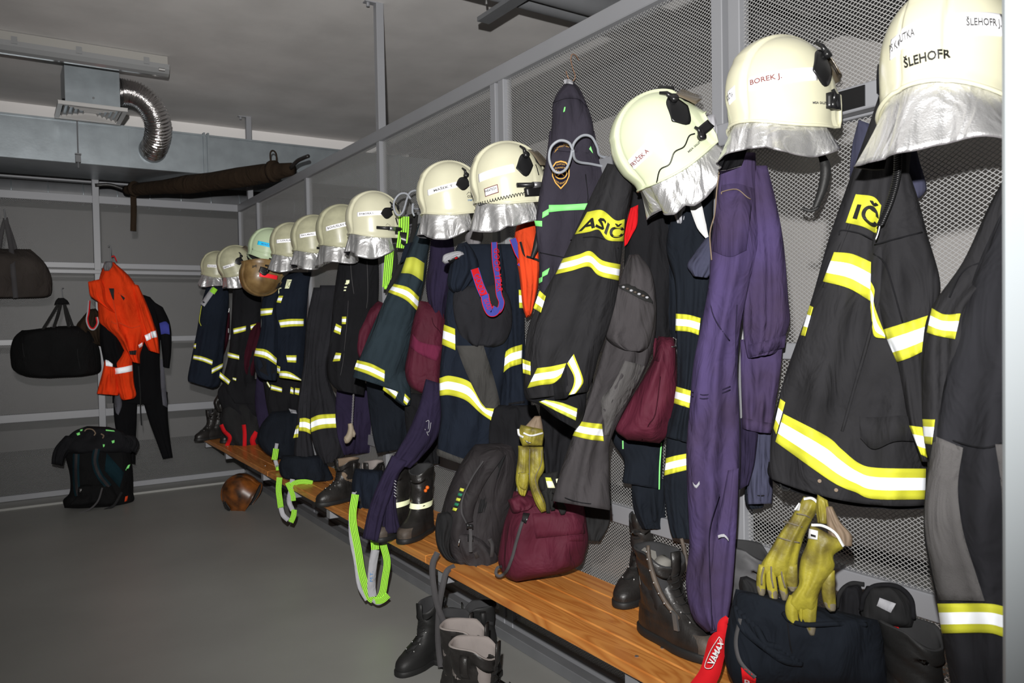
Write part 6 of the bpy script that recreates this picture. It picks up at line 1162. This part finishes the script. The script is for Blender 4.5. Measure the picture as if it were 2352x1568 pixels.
# ------------------------------------------------------------------ far end: things hung on the back mesh
YB = 7.84
g = G('holdall', 'grey-brown canvas holdall hanging high on the far mesh at the left edge', 'bag', 50, 620, Y=YB)
L = g.loft('bag_body', 'bagg', [(-60, 570, 70, 572, .6), (-70, 590, 100, 600), (-75, 625, 116, 628), (-75, 655, 120, 655), (-60, 680, 112, 680), (-40, 684, 60, 684)], depth=.15, fold=.012, freq=5, cut=False, cols=24, seed=4); strap('carry_strap', g.pl, [(12, 500, .0), (24, 560, .05), (30, 620, .17), (36, 684, .15)], 12, [M['web']], g.t); strap('carry_strap', g.pl, [(12, 502, .0), (4, 530, .02), (-2, 570, .03)], 10, [M['web']], g.t); strap('carry_strap', g.pl, [(12, 502, -.01), (26, 540, .0), (36, 572, .04)], 9, [M['web']], g.t); ptube('hook', g.pl, [(9, 480, 0), (11, 490, 0), (12, 505, 0)], .006, M['pipe'], g.t)
g = G('duffel_bag', 'black cylindrical duffel bag hanging by its straps on the far mesh', 'bag', 125, 800, Y=YB)
L = g.loft('bag_body', 'bagb', [(50, 758, 60, 758, .5), (32, 775, 150, 748), (24, 800, 200, 755), (24, 825, 225, 790), (30, 848, 232, 830), (60, 864, 228, 855), (110, 868, 190, 864)], depth=.17, fold=.010, freq=5, cut=False, cols=26, seed=6)
for P in ([(140, 688, .03), (118, 725, .08), (98, 757, .14)], [(142, 688, .03), (132, 725, .08), (121, 760, .14)], [(146, 688, .03), (152, 725, .06), (160, 757, .12)], [(144, 688, .02), (156, 720, .04), (167, 750, .06)]): strap('carry_strap', g.pl, P, 7, [M['blackweb']], g.t)
g.loft('strap_grip', 'bagb', [(134, 684, 146, 684), (128, 690, 155, 690), (124, 700, 160, 698)], depth=.03, fold=.003, off=.03, cut=False); ptube('hook', g.pl, [(146, 661, .0), (142, 663, .01), (143, 675, .01), (144, 688, .02)], .004, M['pipe'], g.t); 
for i, q in enumerate(((60, 860), (110, 866), (185, 830))): pass
seam(L, [(60, 762), (52, 800), (70, 860)], g.t, 'packd', .004); seam(L, [(180, 760), (178, 810), (185, 850)], g.t, 'packd', .004)
g = G('fleece_bundle', 'dark brown cloth bundle hanging with a red carabiner strap', 'cloth', 205, 745, Y=YB)
g.loft('bundle', 'roll', [(205, 710, 220, 708), (188, 730, 232, 725), (175, 750, 235, 750), (190, 775, 235, 780), (215, 790, 235, 795)], depth=.07, fold=.014, freq=8, cut=False, seed=3); strap('red_strap', g.pl, [(205, 690, .09), (203, 715, .10), (200, 735, .10), (206, 752, .10), (216, 755, .10), (224, 742, .10), (222, 728, .10)], 6, [M['redt'], M['greyl']], g.t)
g = G('rescue_overall', 'bright orange waterproof overall with white bands on the far mesh', 'overall', 265, 680, Y=YB)
g.pl.o = g.pl.o+np.array([0, -.10, 0])
b = g.loft('jacket_body', 'orange', [(240, 602, 262, 602), (228, 640, 302, 640), (224, 690, 328, 690), (226, 720, 338, 725), (232, 745, 345, 752), (268, 780, 330, 790), (285, 806, 322, 815), (300, 830, 322, 835)], depth=.12, fold=.016, freq=7, seed=3, cols=28)
s_ = g.loft('sleeve', 'orange', [(300, 650, 318, 655), (312, 700, 338, 700), (322, 750, 353, 740), (330, 780, 362, 770), (342, 805, 367, 812)], depth=.06, fold=.008, seed=5, off=.05, hem=6)
c_ = g.loft('collar', 'orange', [(202, 647, 232, 640), (204, 665, 240, 660), (208, 680, 245, 690), (228, 695, 262, 715), (250, 712, 270, 722)], depth=.05, fold=.010, seed=9, off=.09, cut=False); h_ = g.loft('grey_collar_lining', 'grey', [(242, 600, 258, 600), (237, 612, 258, 612), (240, 622, 250, 622)], depth=.03, fold=.005, off=.10, cut=False)
t_ = g.loft('black_seat', 'wet', [(230, 735, 300, 745), (229, 780, 288, 790), (236, 820, 300, 838), (240, 840, 300, 848)], depth=.07, fold=.010, seed=3, off=.0)
l1 = g.loft('orange_leg', 'orange', [(240, 825, 262, 828), (236, 850, 270, 850), (226, 888, 275, 890), (222, 904, 272, 908)], depth=.07, fold=.010, seed=3, off=.01, hem=5); l2 = g.loft('orange_leg', 'orange', [(288, 800, 302, 805), (264, 840, 305, 842), (268, 880, 308, 880), (276, 912, 313, 905), (282, 919, 308, 915)], depth=.07, fold=.008, seed=6, off=.03, hem=5)
for Lx, A, B in ((l1, [(242, 826), (259, 828)], [(243, 840), (259, 842)]), (l2, [(261, 846), (282, 843), (304, 838)], [(265, 859), (285, 856), (304, 852)]), (s_, [(332, 770), (345, 764)], [(337, 783), (347, 778)]), (s_, [(346, 762), (358, 759)], [(349, 776), (361, 774)]), (b, [(318, 792), (327, 786)], [(320, 799), (328, 794)])): patch('white_band', Lx, A, B, [M['tw']], g.t, off=.012, n=8)
for q in ([(250, 660), (262, 700), (272, 760)], [(272, 740), (300, 752), (322, 748)], [(272, 672), (290, 680)], [(256, 738), (262, 742), (270, 744)], [(235, 650), (228, 668), (245, 690)]): ptube('pocket_seam', b, [(x, y, .006) for x, y in q], .005, M['ored'], g.t)
patch('dark_pocket', b, [(296, 806), (314, 804)], [(298, 814), (312, 815)], [M['dull']], g.t, off=.012); patch('chest_gap', b, [(250, 662), (262, 662)], [(258, 685), (262, 690)], [M['dull']], g.t, off=.03); patch('chest_tab', b, [(277, 676), (287, 684)], [(278, 680), (284, 690)], [M['dull']], g.t, off=.03, n=4)
ptube('hanger_hook', g.pl, [(248, 566, .06), (252, 564, .06), (255, 572, .06), (254, 588, .06), (256, 600, .06)], .005, M['pipe'], g.t); ptube('red_loop', g.pl, [(256, 590, .08), (262, 588, .08), (268, 600, .08)], .005, M['redt'], g.t)
g = G('wetsuit', 'black neoprene wetsuit with grey thigh panels hanging behind the orange overall', 'wetsuit', 330, 800, Y=7.92)
g.pl.o = g.pl.o+np.array([0, -.03, 0])
g.loft('torso', 'wet', [(315, 672, 345, 682), (310, 710, 368, 715), (305, 790, 368, 790), (300, 850, 368, 850), (262, 900, 384, 905), (258, 925, 386, 930)], depth=.05, fold=.005, seed=3)
g.loft('sleeve', 'wet', [(345, 688, 374, 705), (362, 740, 390, 740), (367, 770, 394, 775), (372, 810, 393, 810), (374, 842, 389, 845)], depth=.04, fold=.003, seed=3, off=.02); L1 = g.loft('leg', 'wet', [(260, 895, 316, 895), (262, 960, 314, 960), (270, 1010, 312, 1015), (275, 1056, 311, 1066)], depth=.05, fold=.004, hem=6); L2 = g.loft('leg', 'wet', [(320, 890, 385, 900), (340, 960, 386, 960), (358, 1010, 391, 1010), (374, 1054, 397, 1050)], depth=.05, fold=.004, hem=6)
patch('grey_panel', L1, [(264, 908), (262, 925), (266, 948)], [(277, 905), (280, 930), (272, 953)], [M['wetg']], g.t, off=.012); patch('grey_panel', L2, [(368, 825), (369, 880), (374, 930)], [(375, 825), (380, 880), (385, 936)], [M['wetg']], g.t, off=.018); text_patch('TUSA', Flat(g.pl, .07), [(266, 915), (270, 935)], [(262, 915), (264, 935)], M['web'], g.t, 0); patch('blue_panel', Flat(g.pl, .075), [(366, 742), (380, 738), (388, 745)], [(370, 768), (380, 766), (390, 768)], [M['blue']], g.t); strap('zip_cord', g.pl, [(318, 840, .09), (322, 900, .09), (323, 945, .08), (325, 976, .08)], 3, [M['packd']], g.t)
g = G('travel_backpack', 'black and teal backpack on the floor before the far mesh', 'backpack', 225, 1080, Y=7.45)
b = g.loft('main_bag', 'bagb', [(165, 1000, 290, 1000), (150, 1040, 300, 1040), (160, 1090, 305, 1090), (160, 1130, 306, 1130), (145, 1148, 308, 1148), (148, 1166, 290, 1172)], depth=.15, fold=.012, freq=5, cut=False, cols=24, seed=4)
strap('teal_strap', b, [(175, 1042), (174, 1080), (176, 1120), (180, 1138)], 16, [M['teal'], M['pack'], M['teal']], g.t, [.3, .4, .3], off=.03, thick=.012); strap('teal_strap', b, [(222, 1030), (218, 1060), (228, 1090), (250, 1118)], 16, [M['teal'], M['pack'], M['teal']], g.t, [.3, .4, .3], off=.03, thick=.012)
patch('teal_panel', b, [(245, 1040), (285, 1085)], [(240, 1080), (275, 1120)], [M['teal']], g.t, off=.012); patch('orange_label', b, [(288, 1140), (294, 1138)], [(286, 1152), (292, 1150)], [M['ored']], g.t, n=3, off=.02); g.loft('hip_belt', 'bagb', [(180, 1115, 250, 1105), (175, 1140, 275, 1140), (160, 1160, 270, 1160)], depth=.06, fold=.01, off=.12, cut=False)
strap('loose_strap', g.pl, [(235, 1120, .19), (225, 1150, .2), (205, 1170, .2), (183, 1177, .2)], 4, [M['web']], g.t); strap('loose_strap', g.pl, [(280, 1130, .19), (262, 1160, .2), (240, 1172, .2), (260, 1176, .2)], 6, [M['packd']], g.t); patch('buckle', b, [(182, 1122), (188, 1122)], [(182, 1130), (188, 1130)], [M['bolt']], g.t, off=.05, n=3)
g = G('draped_jacket', 'dark jacket with neon green tabs draped over the floor backpack', 'jacket', 220, 1010, Y=7.36)
b = g.loft('body', 'deep', [(200, 978, 250, 980), (170, 990, 285, 992), (150, 1010, 300, 1010), (135, 1030, 312, 1025), (160, 1042, 300, 1040)], depth=.10, fold=.014, freq=6, cut=False, cols=24, seed=8); g.loft('sleeve', 'deep', [(150, 1000, 190, 1000), (128, 1025, 165, 1030), (120, 1045, 150, 1052), (118, 1065, 145, 1070)], depth=.06, fold=.008, cut=False, off=.03); g.loft('sleeve', 'deep', [(270, 995, 310, 1000), (290, 1012, 320, 1018), (285, 1030, 312, 1040)], depth=.05, fold=.008, cut=False, off=.02)
for q in (((184, 986), (190, 985), (184, 990), (189, 989)), ((175, 995), (183, 992), (178, 1000), (184, 998)), ((256, 1012), (263, 1010), (258, 1018), (263, 1016)), ((236, 1020), (241, 1020), (237, 1027), (240, 1025)), ((243, 986), (262, 988), (243, 989), (264, 991))): patch('neon_tab', b, q[:2], q[2:], [M['tg']], g.t, off=.02, n=4)
for q in (((294, 1068), (299, 1066), (289, 1077), (296, 1075)), ((283, 1080), (291, 1077), (281, 1084), (287, 1084))): patch('neon_tab', Flat(g.pl, .02), q[:2], q[2:], [M['tg']], g.t, off=.0, n=4)
ptube('crest_patch', b, [(194, 990, .02), (200, 985, .02), (212, 986, .02), (219, 994, .02), (216, 1000, .02)], .005, M['tan'], g.t); ptube('crest_patch', b, [(232, 996, .02), (238, 1000, .02), (236, 1006, .02)], .006, M['tan'], g.t)
